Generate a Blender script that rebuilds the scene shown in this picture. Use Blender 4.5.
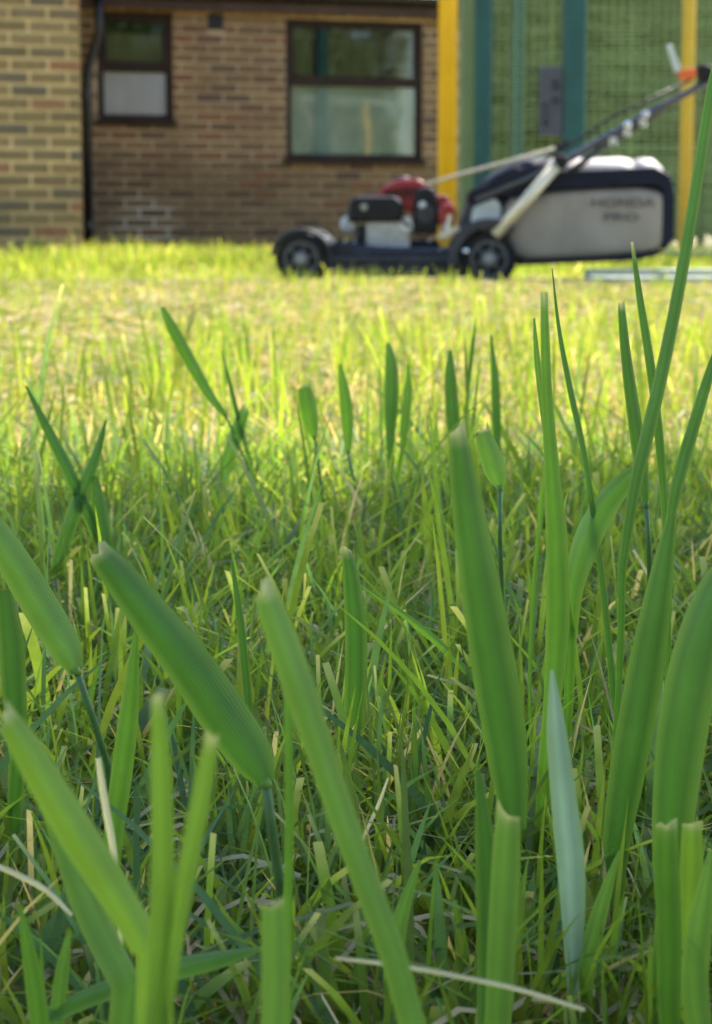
import bpy, bmesh, math, random
import numpy as np
from mathutils import Vector, Matrix

for o in list(bpy.data.objects):
    bpy.data.objects.remove(o)
S = bpy.context.scene
COL = S.collection
R = math.radians
random.seed(7)
RNG = np.random.default_rng(11)

# ------------------------------------------------------------------ camera
F = 1500.0                       # focal length in pixels
CX, CY = 356.0, 372.0            # principal point (the photograph is a crop)
HOR = 235.0                      # horizon row
CAMH = 0.17
PITCH = math.atan((CY - HOR) / F)
cam_d = bpy.data.cameras.new('camera')
cam = bpy.data.objects.new('camera', cam_d)
COL.objects.link(cam)
cam.location = (0, 0, CAMH)
cam.rotation_euler = (math.pi / 2 - PITCH, 0, 0)
cam_d.sensor_fit = 'VERTICAL'
cam_d.sensor_height = 24.0
cam_d.lens = F / 1024 * 24.0
cam_d.shift_y = -(512 - CY) / 1024
cam_d.clip_start = 0.02
cam_d.clip_end = 2000
cam_d.dof.use_dof = True
cam_d.dof.focus_distance = 0.40
cam_d.dof.aperture_fstop = 17
S.camera = cam

# ------------------------------------------------------------------ sky, sun, exposure
SUN_AZ, SUN_EL = R(38), R(50)    # azimuth to the right of the view direction
world = bpy.data.worlds.new('World')
S.world = world
world.use_nodes = True
wn = world.node_tree
wn.nodes.clear()
sky = wn.nodes.new('ShaderNodeTexSky')
sky.sky_type = 'NISHITA'
sky.sun_disc = False
sky.sun_elevation = SUN_EL
sky.sun_rotation = SUN_AZ
bg = wn.nodes.new('ShaderNodeBackground')
bg.inputs['Strength'].default_value = 0.15
wo = wn.nodes.new('ShaderNodeOutputWorld')
wn.links.new(sky.outputs[0], bg.inputs[0])
wn.links.new(bg.outputs[0], wo.inputs[0])
sun_d = bpy.data.lights.new('sun', 'SUN')
sun_d.energy = 4.0
sun_d.angle = R(0.53)
sun_d.color = (1.0, 0.94, 0.84)
sun = bpy.data.objects.new('sun', sun_d)
COL.objects.link(sun)
SUNV = Vector((math.sin(SUN_AZ) * math.cos(SUN_EL), math.cos(SUN_AZ) * math.cos(SUN_EL), math.sin(SUN_EL)))
sun.rotation_euler = SUNV.to_track_quat('Z', 'Y').to_euler()
sun.location = SUNV * 30
S.view_settings.view_transform = 'Standard'
S.view_settings.look = 'None'
S.view_settings.gamma = 1
S.view_settings.exposure = 1.8
S.cycles.use_denoising = True
S.cycles.max_bounces = 8
S.cycles.transparent_max_bounces = 12

# ------------------------------------------------------------------ helpers
FWD = Vector((0, math.cos(PITCH), -math.sin(PITCH)))
UPV = Vector((0, math.sin(PITCH), math.cos(PITCH)))
CAMP = Vector((0, 0, CAMH))


def ray(px, py):
    return Vector((1, 0, 0)) * ((px - CX) / F) + UPV * ((CY - py) / F) + FWD


def at(px, py, D):
    d = ray(px, py)
    return CAMP + d * (D / d.y)


def tag(o, label=None, cat=None, group=None, kind=None):
    if label: o['label'] = label
    if cat: o['category'] = cat
    if group: o['group'] = group
    if kind: o['kind'] = kind
    return o


def empty(name, loc=(0, 0, 0), rz=0):
    o = bpy.data.objects.new(name, None)
    o.empty_display_size = 0.1
    COL.objects.link(o)
    o.location = loc
    o.rotation_euler = (0, 0, rz)
    return o


def link(name, me, mat=None, parent=None, smooth=False):
    if mat is not None and len(me.materials) == 0:
        me.materials.append(mat)
    o = bpy.data.objects.new(name, me)
    COL.objects.link(o)
    if parent is not None:
        o.parent = parent
    if smooth and len(me.polygons):
        me.polygons.foreach_set('use_smooth', [True] * len(me.polygons))
    return o


def bm_mesh(name, bm):
    bmesh.ops.recalc_face_normals(bm, faces=bm.faces)
    me = bpy.data.meshes.new(name)
    bm.to_mesh(me)
    bm.free()
    return me


def box_bm(x0, x1, y0, y1, z0, z1, bevel=0.0, seg=1, bm=None):
    own = bmesh.new()
    bmesh.ops.create_cube(own, size=1)
    for v in own.verts:
        v.co = Vector(((x0 + x1) / 2 + v.co.x * (x1 - x0), (y0 + y1) / 2 + v.co.y * (y1 - y0), (z0 + z1) / 2 + v.co.z * (z1 - z0)))
    if bevel > 0:
        bmesh.ops.bevel(own, geom=own.edges[:], offset=bevel, segments=seg, affect='EDGES', profile=0.5)
    if bm is None:
        return own
    tmp = bpy.data.meshes.new('tmp')
    own.to_mesh(tmp); own.free()
    bm.from_mesh(tmp)
    bpy.data.meshes.remove(tmp)
    return bm


def prism_bm(pts, y0, y1, bevel=0.0, seg=2, shrink=None):
    """Polygon in xz extruded along y."""
    bm = bmesh.new()
    a = [bm.verts.new((p[0], y0, p[1])) for p in pts]
    b = [bm.verts.new((p[0], y1, p[1])) for p in pts]
    n = len(pts)
    bm.faces.new(a)
    bm.faces.new(b[::-1])
    for i in range(n):
        bm.faces.new((a[i], b[i], b[(i + 1) % n], a[(i + 1) % n]))
    bmesh.ops.recalc_face_normals(bm, faces=bm.faces)
    if bevel > 0:
        bmesh.ops.bevel(bm, geom=bm.edges[:], offset=bevel, segments=seg, affect='EDGES', profile=0.5, clamp_overlap=True)
    return bm


def tube_bm(pts, r, sides=8, bm=None, cap=True):
    """Tube through points; r is a number or a list."""
    if bm is None:
        bm = bmesh.new()
    pts = [Vector(p) for p in pts]
    n = len(pts)
    rr = r if isinstance(r, (list, tuple)) else [r] * n
    rings = []
    ref = None
    for i, p in enumerate(pts):
        t = (pts[min(i + 1, n - 1)] - pts[max(i - 1, 0)]).normalized()
        if ref is None:
            ref = Vector((0, 1, 0)) if abs(t.y) < 0.9 else Vector((1, 0, 0))
        u = (ref - t * ref.dot(t)).normalized()
        w = t.cross(u)
        ref = u
        rings.append([bm.verts.new(p + (u * math.cos(2 * math.pi * k / sides) + w * math.sin(2 * math.pi * k / sides)) * rr[i]) for k in range(sides)])
    for a, b in zip(rings, rings[1:]):
        for k in range(sides):
            bm.faces.new((a[k], a[(k + 1) % sides], b[(k + 1) % sides], b[k]))
    if cap:
        bm.faces.new(rings[0][::-1])
        bm.faces.new(rings[-1])
    return bm


def lathe_bm(profile, centre, axis='Y', n=32):
    """profile: list of (radius, offset along axis)."""
    bm = bmesh.new()
    c = Vector(centre)
    rings = []
    for rad, off in profile:
        ring = []
        for k in range(n):
            a = 2 * math.pi * k / n
            if axis == 'Y':
                p = Vector((math.cos(a) * rad, off, math.sin(a) * rad))
            else:
                p = Vector((math.cos(a) * rad, math.sin(a) * rad, off))
            ring.append(bm.verts.new(c + p))
        rings.append(ring)
    for a, b in zip(rings, rings[1:]):
        for k in range(n):
            bm.faces.new((a[k], a[(k + 1) % n], b[(k + 1) % n], b[k]))
    bm.faces.new(rings[0]); bm.faces.new(rings[-1])
    return bm


# ------------------------------------------------------------------ materials
def new_mat(name):
    m = bpy.data.materials.new(name)
    m.use_nodes = True
    nt = m.node_tree
    b = nt.nodes['Principled BSDF']
    return m, nt, b


def N(nt, kind, **kw):
    n = nt.nodes.new(kind)
    for k, v in kw.items():
        setattr(n, k, v)
    return n


def ramp(nt, stops):
    r = N(nt, 'ShaderNodeValToRGB')
    el = r.color_ramp.elements
    while len(el) < len(stops):
        el.new(0.5)
    for e, (p, c) in zip(el, stops):
        e.position = p
        e.color = (c[0], c[1], c[2], 1)
    return r


def simple(name, col, rough=0.5, metal=0.0, noise=0.25, scale=20, bump=0.1, spec=0.5):
    m, nt, b = new_mat(name)
    tc = N(nt, 'ShaderNodeTexCoord')
    nz = N(nt, 'ShaderNodeTexNoise')
    nz.inputs['Scale'].default_value = scale
    nz.inputs['Detail'].default_value = 5
    nt.links.new(tc.outputs['Object'], nz.inputs['Vector'])
    lo = [c * (1 - noise) for c in col]
    hi = [min(1, c * (1 + noise)) for c in col]
    r = ramp(nt, [(0.3, lo), (0.7, hi)])
    nt.links.new(nz.outputs['Fac'], r.inputs['Fac'])
    nt.links.new(r.outputs['Color'], b.inputs['Base Color'])
    b.inputs['Roughness'].default_value = rough
    b.inputs['Metallic'].default_value = metal
    b.inputs['Specular IOR Level'].default_value = spec
    if bump > 0:
        bp = N(nt, 'ShaderNodeBump')
        bp.inputs['Strength'].default_value = bump
        bp.inputs['Distance'].default_value = 0.01
        nt.links.new(nz.outputs['Fac'], bp.inputs['Height'])
        nt.links.new(bp.outputs['Normal'], b.inputs['Normal'])
    return m


def grass_mat(name, rough=0.42, trans=0.45, boost=2.2, spec=0.35, vein=0.0, mottle=(0.82, 1.15)):
    """Leaf: colour from the point attribute tint, light passes through it."""
    m, nt, b = new_mat(name)
    at_ = N(nt, 'ShaderNodeAttribute', attribute_name='tint')
    col = at_.outputs['Color']
    tc = N(nt, 'ShaderNodeTexCoord')
    nz = N(nt, 'ShaderNodeTexNoise')
    nz.inputs['Scale'].default_value = 140
    nz.inputs['Detail'].default_value = 3
    nt.links.new(tc.outputs['Object'], nz.inputs['Vector'])
    mr = N(nt, 'ShaderNodeMapRange')
    mr.inputs['From Min'].default_value = 0.3
    mr.inputs['From Max'].default_value = 0.7
    mr.inputs['To Min'].default_value = mottle[0]
    mr.inputs['To Max'].default_value = mottle[1]
    nt.links.new(nz.outputs['Fac'], mr.inputs['Value'])
    mul = N(nt, 'ShaderNodeVectorMath', operation='SCALE')
    nt.links.new(col, mul.inputs[0])
    nt.links.new(mr.outputs[0], mul.inputs['Scale'])
    c = mul.outputs[0]
    if vein > 0:
        uv = N(nt, 'ShaderNodeUVMap', uv_map='UVMap')
        wv = N(nt, 'ShaderNodeTexWave', wave_type='BANDS', bands_direction='X')
        wv.inputs['Scale'].default_value = 5.5
        wv.inputs['Distortion'].default_value = 1.2
        nt.links.new(uv.outputs[0], wv.inputs['Vector'])
        bp = N(nt, 'ShaderNodeBump')
        bp.inputs['Strength'].default_value = vein
        bp.inputs['Distance'].default_value = 0.0006
        nt.links.new(wv.outputs['Fac'], bp.inputs['Height'])
        nt.links.new(bp.outputs['Normal'], b.inputs['Normal'])
        m2 = N(nt, 'ShaderNodeMapRange')
        m2.inputs['To Min'].default_value = 0.90
        m2.inputs['To Max'].default_value = 1.08
        nt.links.new(wv.outputs['Fac'], m2.inputs['Value'])
        mu2 = N(nt, 'ShaderNodeVectorMath', operation='SCALE')
        nt.links.new(c, mu2.inputs[0]); nt.links.new(m2.outputs[0], mu2.inputs['Scale'])
        c = mu2.outputs[0]
    nt.links.new(c, b.inputs['Base Color'])
    b.inputs['Roughness'].default_value = rough
    b.inputs['Specular IOR Level'].default_value = spec
    tr = N(nt, 'ShaderNodeBsdfTranslucent')
    sc = N(nt, 'ShaderNodeVectorMath', operation='MULTIPLY')
    sc.inputs[1].default_value = (boost * 1.12, boost, boost * 0.5)
    nt.links.new(c, sc.inputs[0])
    nt.links.new(sc.outputs[0], tr.inputs['Color'])
    mx = N(nt, 'ShaderNodeMixShader')
    mx.inputs[0].default_value = trans
    nt.links.new(b.outputs[0], mx.inputs[1])
    nt.links.new(tr.outputs[0], mx.inputs[2])
    out = nt.nodes['Material Output']
    nt.links.new(mx.outputs[0], out.inputs['Surface'])
    return m


def damp(m, z0, amount=0.72):
    """Weathered, damp-stained brickwork below about z0, with an uneven edge."""
    nt = m.node_tree
    b = nt.nodes['Principled BSDF']
    src = b.inputs['Base Color'].links[0].from_socket
    geo = N(nt, 'ShaderNodeNewGeometry')
    sp = N(nt, 'ShaderNodeSeparateXYZ')
    nt.links.new(geo.outputs['Position'], sp.inputs[0])
    nz = N(nt, 'ShaderNodeTexNoise'); nz.inputs['Scale'].default_value = 2.2; nz.inputs['Detail'].default_value = 6
    nt.links.new(geo.outputs['Position'], nz.inputs['Vector'])
    ad = N(nt, 'ShaderNodeMath', operation='MULTIPLY_ADD')
    ad.inputs[1].default_value = 0.35; ad.inputs[2].default_value = -0.17
    nt.links.new(nz.outputs['Fac'], ad.inputs[0])
    sm = N(nt, 'ShaderNodeMath', operation='ADD')
    nt.links.new(sp.outputs['Z'], sm.inputs[0]); nt.links.new(ad.outputs[0], sm.inputs[1])
    mr = N(nt, 'ShaderNodeMapRange')
    mr.inputs['From Min'].default_value = z0 - 0.12; mr.inputs['From Max'].default_value = z0 + 0.05
    mr.inputs['To Min'].default_value = amount; mr.inputs['To Max'].default_value = 1.0
    nt.links.new(sm.outputs[0], mr.inputs['Value'])
    mul = N(nt, 'ShaderNodeVectorMath', operation='SCALE')
    nt.links.new(src, mul.inputs[0]); nt.links.new(mr.outputs[0], mul.inputs['Scale'])
    nt.links.new(mul.outputs[0], b.inputs['Base Color'])
    return m


def bloom(m, px):
    """Pale lime bloom on the joints round one spot of the main wall."""
    nt = m.node_tree
    b = nt.nodes['Principled BSDF']
    src = b.inputs['Base Color'].links[0].from_socket
    geo = N(nt, 'ShaderNodeNewGeometry')
    p = at(px[0], px[1], 12.0)
    ds = N(nt, 'ShaderNodeVectorMath', operation='DISTANCE')
    ds.inputs[1].default_value = (p.x, p.y, p.z)
    nz = N(nt, 'ShaderNodeTexNoise'); nz.inputs['Scale'].default_value = 6
    nt.links.new(geo.outputs['Position'], ds.inputs[0]); nt.links.new(geo.outputs['Position'], nz.inputs['Vector'])
    ad = N(nt, 'ShaderNodeMath', operation='MULTIPLY_ADD'); ad.inputs[1].default_value = 0.3
    nt.links.new(nz.outputs['Fac'], ad.inputs[0]); nt.links.new(ds.outputs['Value'], ad.inputs[2])
    mr = N(nt, 'ShaderNodeMapRange')
    mr.inputs['From Min'].default_value = 0.36; mr.inputs['From Max'].default_value = 0.50
    mr.inputs['To Min'].default_value = 0.85; mr.inputs['To Max'].default_value = 0.0
    nt.links.new(ad.outputs[0], mr.inputs['Value'])
    mx = N(nt, 'ShaderNodeMix', data_type='RGBA')
    nt.links.new(mr.outputs[0], mx.inputs[0]); nt.links.new(src, mx.inputs[6])
    mx.inputs[7].default_value = (0.62, 0.56, 0.46, 1)
    nt.links.new(mx.outputs[2], b.inputs['Base Color'])


def brick_mat(name, stops, z0=0.8):
    m, nt, b = new_mat(name)
    oi = N(nt, 'ShaderNodeObjectInfo')
    r = ramp(nt, stops)
    r.color_ramp.interpolation = 'LINEAR'
    nt.links.new(oi.outputs['Random'], r.inputs['Fac'])
    tc = N(nt, 'ShaderNodeTexCoord')
    nz = N(nt, 'ShaderNodeTexNoise')
    nz.inputs['Scale'].default_value = 35
    nz.inputs['Detail'].default_value = 8
    nz.inputs['Roughness'].default_value = 0.7
    geo = N(nt, 'ShaderNodeNewGeometry')
    nt.links.new(geo.outputs['Position'], nz.inputs['Vector'])
    mr = N(nt, 'ShaderNodeMapRange')
    mr.inputs['From Min'].default_value = 0.25
    mr.inputs['From Max'].default_value = 0.75
    mr.inputs['To Min'].default_value = 0.6
    mr.inputs['To Max'].default_value = 1.35
    nt.links.new(nz.outputs['Fac'], mr.inputs['Value'])
    mul = N(nt, 'ShaderNodeVectorMath', operation='SCALE')
    nt.links.new(r.outputs['Color'], mul.inputs[0])
    nt.links.new(mr.outputs[0], mul.inputs['Scale'])
    nt.links.new(mul.outputs[0], b.inputs['Base Color'])
    b.inputs['Roughness'].default_value = 0.9
    bp = N(nt, 'ShaderNodeBump')
    bp.inputs['Strength'].default_value = 0.5
    bp.inputs['Distance'].default_value = 0.004
    nt.links.new(nz.outputs['Fac'], bp.inputs['Height'])
    nt.links.new(bp.outputs['Normal'], b.inputs['Normal'])
    return damp(m, z0, 0.8)


M = {}
M['brick'] = brick_mat('wall_brick', [(0.0, (0.131, 0.075, 0.037)), (0.25, (0.206, 0.122, 0.056)), (0.45, (0.250, 0.156, 0.073)), (0.62, (0.156, 0.094, 0.048)), (0.8, (0.237, 0.106, 0.048)), (0.92, (0.100, 0.065, 0.043)), (1.0, (0.175, 0.100, 0.048))], 0.8)
M['brick_wing'] = brick_mat('wing_brick', [(0.0, (0.135, 0.099, 0.039)), (0.2, (0.194, 0.140, 0.054)), (0.4, (0.232, 0.167, 0.065)), (0.6, (0.113, 0.092, 0.052)), (0.75, (0.205, 0.146, 0.054)), (0.9, (0.248, 0.124, 0.054)), (1.0, (0.151, 0.113, 0.049))], 0.45)
M['mortar'] = damp(simple('mortar', (0.403, 0.293, 0.176), 0.95, noise=0.35, scale=3.0, bump=0.3), 0.8)
bloom(M['mortar'], (147, 232))
M['mortar_wing'] = damp(simple('mortar_pale', (0.560, 0.420, 0.185), 0.95, noise=0.22, scale=4.0, bump=0.3), 0.45)
M['timber'] = simple('dark_brown_timber', (0.030, 0.018, 0.013), 0.7, noise=0.3, scale=12, bump=0.1, spec=0.2)
M['fascia'] = simple('fascia_brown', (0.06, 0.038, 0.032), 0.6, noise=0.2, scale=6, bump=0.1, spec=0.25)
M['black_pvc'] = simple('black_pipe_plastic', (0.012, 0.013, 0.016), 0.35, noise=0.2, bump=0.0)
M['roof'] = simple('roof_tile', (0.10, 0.07, 0.055), 0.85, noise=0.3, scale=8, bump=0.4)
M['interior'] = simple('dark_room', (0.05, 0.045, 0.04), 0.9, bump=0)
M['blind'] = simple('pale_blind', (0.46, 0.55, 0.47), 0.7, noise=0.06, scale=4, bump=0)
M['curtain'] = simple('white_net_curtain', (0.82, 0.80, 0.98), 0.8, noise=0.08, scale=5, bump=0)
M['blind_green'] = simple('olive_blind', (0.16, 0.17, 0.075), 0.8, noise=0.1, scale=5, bump=0)


def glass_mat():
    m, nt, b = new_mat('window_glass')
    nt.nodes.remove(b)
    gl = N(nt, 'ShaderNodeBsdfGlossy')
    gl.inputs['Roughness'].default_value = 0.015
    tr = N(nt, 'ShaderNodeBsdfTransparent')
    tr.inputs['Color'].default_value = (0.94, 0.95, 0.95, 1)
    fr = N(nt, 'ShaderNodeFresnel')
    fr.inputs['IOR'].default_value = 1.7
    nz = N(nt, 'ShaderNodeTexNoise')
    nz.inputs['Scale'].default_value = 2.5
    bp = N(nt, 'ShaderNodeBump')
    bp.inputs['Strength'].default_value = 0.04
    bp.inputs['Distance'].default_value = 0.02
    nt.links.new(nz.outputs['Fac'], bp.inputs['Height'])
    nt.links.new(bp.outputs['Normal'], gl.inputs['Normal'])
    mx = N(nt, 'ShaderNodeMixShader')
    nt.links.new(fr.outputs[0], mx.inputs[0])
    nt.links.new(tr.outputs[0], mx.inputs[1])
    nt.links.new(gl.outputs[0], mx.inputs[2])
    nt.links.new(mx.outputs[0], nt.nodes['Material Output'].inputs['Surface'])
    return m


M['glass'] = glass_mat()
M['yellow'] = simple('yellow_paint', (0.66, 0.39, 0.006), 0.4, noise=0.10, scale=6, bump=0.03)
M['teal'] = simple('teal_green_paint', (0.005, 0.068, 0.055), 0.5, noise=0.2, scale=9, bump=0.03)
M['pale_green'] = simple('pale_green_paint', (0.16, 0.22, 0.09), 0.5, noise=0.1, scale=5, bump=0.03)
M['net'] = simple('green_net', (0.22, 0.30, 0.09), 0.6, noise=0.2, scale=3, bump=0)
M['lockbox'] = simple('lock_box_grey', (0.05, 0.056, 0.066), 0.45, noise=0.15, bump=0)
M['lockdark'] = simple('lock_slot_black', (0.012, 0.013, 0.018), 0.5, bump=0)
M['concrete'] = simple('pale_concrete', (0.30, 0.33, 0.25), 0.8, noise=0.2, scale=25, bump=0.3)
M['tyre'] = simple('tyre_rubber', (0.014, 0.014, 0.013), 0.85, noise=0.4, scale=50, bump=0.2, spec=0.2)
M['rim'] = simple('grey_rim_plastic', (0.075, 0.075, 0.07), 0.5, noise=0.25, scale=30, bump=0.05)
M['cap'] = simple('pale_hub', (0.22, 0.22, 0.19), 0.4, noise=0.1, bump=0)
M['deck'] = simple('navy_deck_plastic', (0.014, 0.017, 0.026), 0.5, noise=0.45, scale=25, bump=0.05, spec=0.3)
M['fender'] = simple('grey_fender_plastic', (0.032, 0.032, 0.034), 0.55, noise=0.35, scale=30, bump=0.05, spec=0.35)
M['body_grey'] = simple('light_grey_body', (0.36, 0.39, 0.37), 0.5, noise=0.15, scale=25, bump=0.05)
M['red'] = simple('red_engine_cover', (0.25, 0.016, 0.02), 0.3, noise=0.15, scale=12, bump=0.02)
M['black'] = simple('black_engine_plastic', (0.008, 0.008, 0.009), 0.5, noise=0.3, scale=30, bump=0.05, spec=0.25)
M['silver'] = simple('cast_aluminium', (0.46, 0.47, 0.45), 0.5, metal=0.3, noise=0.15, scale=40, bump=0.1)
M['bolt'] = simple('bright_bolt', (0.8, 0.8, 0.78), 0.2, metal=1.0, noise=0.05, bump=0)
M['tube'] = simple('dark_grey_tube', (0.06, 0.062, 0.07), 0.35, metal=0.4, noise=0.15, scale=20, bump=0)
M['alloy'] = simple('beige_alloy', (0.62, 0.56, 0.40), 0.4, metal=0.3, noise=0.1, scale=20, bump=0)
M['bag'] = simple('grey_bag_fabric', (0.25, 0.222, 0.178), 0.85, noise=0.13, scale=9, bump=0.25)
M['bag_dark'] = simple('navy_bag_trim', (0.006, 0.008, 0.018), 0.6, noise=0.2, scale=15, bump=0.05, spec=0.2)
M['bag_top'] = simple('pale_bag_top_fabric', (0.42, 0.38, 0.35), 0.6, noise=0.12, scale=14, bump=0.3)  # grey bag cloth again, its sunlit paleness put into the colour
M['print'] = simple('black_print', (0.06, 0.055, 0.05), 0.7, bump=0)
M['orange'] = simple('orange_lever', (0.6, 0.11, 0.02), 0.4, noise=0.08, bump=0)
M['white_lever'] = simple('white_lever', (0.40, 0.46, 0.42), 0.4, noise=0.05, bump=0)
M['cord'] = simple('beige_cord', (0.50, 0.42, 0.30), 0.7, noise=0.1, bump=0)
M['bark'] = simple('bark', (0.13, 0.10, 0.07), 0.9, noise=0.35, scale=14, bump=0.6)
M['grass'] = grass_mat('grass_leaf', rough=0.55, trans=0.5, boost=2.2, spec=0.25)
M['thatch'] = grass_mat('dry_thatch', rough=0.8, trans=0.25, boost=1.3, spec=0.1)
M['leaf'] = grass_mat('tree_leaf', trans=0.35, boost=1.6)
M['stem'] = grass_mat('grass_stem', rough=0.5, trans=0.12, boost=1.5, spec=0.3)
M['blade'] = grass_mat('large_grass_leaf', rough=0.36, trans=0.42, boost=2.0, spec=0.45, vein=0.45, mottle=(0.94, 1.06))


def ground_mat():
    m, nt, b = new_mat('lawn_soil')
    geo = N(nt, 'ShaderNodeNewGeometry')
    n1 = N(nt, 'ShaderNodeTexNoise'); n1.inputs['Scale'].default_value = 2.2; n1.inputs['Detail'].default_value = 4
    n2 = N(nt, 'ShaderNodeTexNoise'); n2.inputs['Scale'].default_value = 180; n2.inputs['Detail'].default_value = 6
    nt.links.new(geo.outputs['Position'], n1.inputs['Vector'])
    nt.links.new(geo.outputs['Position'], n2.inputs['Vector'])
    r1 = ramp(nt, [(0.35, (0.30, 0.26, 0.10)), (0.65, (0.48, 0.36, 0.18))])
    r2 = ramp(nt, [(0.3, (0.35, 0.32, 0.28)), (0.6, (1, 1, 1)), (0.75, (1.5, 1.4, 1.15))])
    nt.links.new(n1.outputs['Fac'], r1.inputs['Fac'])
    nt.links.new(n2.outputs['Fac'], r2.inputs['Fac'])
    mul = N(nt, 'ShaderNodeVectorMath', operation='MULTIPLY')
    nt.links.new(r1.outputs[0], mul.inputs[0]); nt.links.new(r2.outputs[0], mul.inputs[1])
    nt.links.new(mul.outputs[0], b.inputs['Base Color'])
    b.inputs['Roughness'].default_value = 0.95
    bp = N(nt, 'ShaderNodeBump'); bp.inputs['Strength'].default_value = 0.8; bp.inputs['Distance'].default_value = 0.006
    nt.links.new(n2.outputs['Fac'], bp.inputs['Height'])
    nt.links.new(bp.outputs['Normal'], b.inputs['Normal'])
    return m


M['ground'] = ground_mat()

# ------------------------------------------------------------------ ground
bm = bmesh.new()
bmesh.ops.create_grid(bm, x_segments=8, y_segments=8, size=400)
g = link('ground', bm_mesh('ground', bm), M['ground'])
tag(g, 'lawn soil with dry thatch under the grass', kind='structure')

# ------------------------------------------------------------------ brick building
TH = R(12)
FD = Vector((math.cos(TH), math.sin(TH), 0))          # along the facade
FN = Vector((math.sin(TH), -math.cos(TH), 0))         # out of the facade
D_MAIN, D_WING = 12.3, 9.5


def hit(px, py, D0):
    """Facade coordinates (s, z) of a pixel on the plane through (0, D0)."""
    d = ray(px, py)
    o = Vector((0, D0, 0))
    t = (o - CAMP).dot(FN) / d.dot(FN)
    p = CAMP + d * t
    return (p - o).dot(FD), p.z


building = empty('brick_building', (0, D_MAIN, 0), TH)
tag(building, 'brown brick bungalow with dark window frames behind the mower', 'building')
# local frame: x = s along facade, y = into the building, z up (facade at y = 0)
SL_EDGE = hit(81, 120, D_WING)[0]
# wing plane in the building's frame
off = (Vector((0, D_WING, 0)) - Vector((0, D_MAIN, 0)))
WX, WY = off.dot(FD), -off.dot(FN)                    # local origin shift of the wing facade
wing_edge = SL_EDGE + WX
s_right = hit(459, 120, D_MAIN)[0]
s_left = wing_edge - 0.35
EAVE = hit(250, 13, D_MAIN)[1]


def win_rect(x0, y0, x1, y1):
    a = hit(x0, (y0 + y1) / 2, D_MAIN)[0]
    b = hit(x1, (y0 + y1) / 2, D_MAIN)[0]
    c = hit((x0 + x1) / 2, y0, D_MAIN)[1]
    d = hit((x0 + x1) / 2, y1, D_MAIN)[1]
    return a, b, d, c                                  # s0, s1, z0, z1


WIN = {'a': win_rect(97, 11, 173, 121), 'b': win_rect(286, 20, 423, 160)}
VENT = win_rect(207, 14, 224, 30)


def wall_boxes(name, x0, x1, z0, z1, holes, mat, ydepth=0.22, y=0.006):
    bm = bmesh.new()
    xs = sorted({x0, x1} | {h[0] for h in holes} | {h[1] for h in holes})
    for a, b in zip(xs, xs[1:]):
        segs = [(z0, z1)]
        for h in holes:
            if h[0] < (a + b) / 2 < h[1]:
                new = []
                for (p, q) in segs:
                    if h[2] > p: new.append((p, min(q, h[2])))
                    if h[3] < q: new.append((max(p, h[3]), q))
                segs = new
        for p, q in segs:
            if q - p > 0.001:
                box_bm(a, b, y, y + ydepth, p, q, bm=bm)
    bmesh.ops.remove_doubles(bm, verts=bm.verts, dist=0.0005)
    return link(name, bm_mesh(name, bm), mat, building)


wall = wall_boxes('wall', s_left - 0.8, s_right, -0.05, EAVE + 0.12, [WIN['a'], WIN['b']], M['mortar'])
wing = None
bm = box_bm(wing_edge - 4.0, wing_edge - 0.006, WY + 0.006, -0.002, -0.05, 2.45)
wing = link('wing_wall', bm_mesh('wing_wall', bm), M['mortar_wing'], building)
BR = {}


def brick_mesh(w, mat):
    key = (round(w, 3), mat.name)
    if key not in BR:
        bmb = box_bm(-w / 2, w / 2, -0.003, 0.05, -0.029, 0.029, bevel=0.004, seg=1)
        me = bm_mesh('brick', bmb)
        me.materials.append(mat)
        BR[key] = me
    return BR[key]


def lay(parent, x0, x1, y, z0, z1, holes, mat, visible, course=0.0762, length=0.225, phase=0.0):
    """Stretcher bond; bricks the photograph shows are objects, the rest one joined part."""
    rest = bmesh.new()
    k = 0
    z = z0
    while z < z1 - 0.03:
        zc = z + course / 2
        off = (k % 2) * length / 2 + phase
        n0 = math.floor((x0 - off) / length) - 1
        for i in range(n0, n0 + int((x1 - x0) / length) + 4):
            a = max(i * length + off + 0.009, x0)
            b = min((i + 1) * length + off - 0.009, x1)
            pieces = [(a, b)]
            for h in holes:
                if h[2] - 0.02 < zc < h[3] + 0.02:
                    new = []
                    for (p, q) in pieces:
                        if q <= h[0] or p >= h[1]: new.append((p, q)); continue
                        if p < h[0]: new.append((p, h[0] - 0.004))
                        if q > h[1]: new.append((h[1] + 0.004, q))
                    pieces = new
            for (p, q) in pieces:
                if q - p < 0.035: continue
                w = round(q - p, 2) if q - p < length - 0.022 else length - 0.018
                xc = (p + q) / 2
                jz = random.uniform(-0.0012, 0.0012)
                jy = random.uniform(-0.002, 0.002)
                if visible(xc, zc):
                    o = bpy.data.objects.new('brick', brick_mesh(w, mat))
                    COL.objects.link(o)
                    o.parent = parent
                    o.location = (xc, y + jy, zc + jz)
                    o.rotation_euler = (0, random.uniform(-0.004, 0.004), random.uniform(-0.006, 0.006))
                else:
                    box_bm(p, q, y - 0.003 + jy, y + 0.05, zc - 0.0275, zc + 0.0275, bm=rest)
        z += course
        k += 1
    if len(rest.verts):
        o = link('brickwork', bm_mesh('brickwork', rest), mat, parent)
        o['kind'] = 'stuff'
    else:
        rest.free()


lay(wall, s_left - 0.8, s_right, 0.0, 0.0, EAVE + 0.1, [WIN['a'], WIN['b'], VENT], M['brick'],
    lambda x, z: x > wing_edge - 0.62, phase=0.05)
lay(wing, wing_edge - 3.0, wing_edge, WY, 0.0, 2.4, [], M['brick_wing'],
    lambda x, z: x > wing_edge - 0.62 and z < 1.75, phase=(wing_edge % 0.225) - 0.075)
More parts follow.
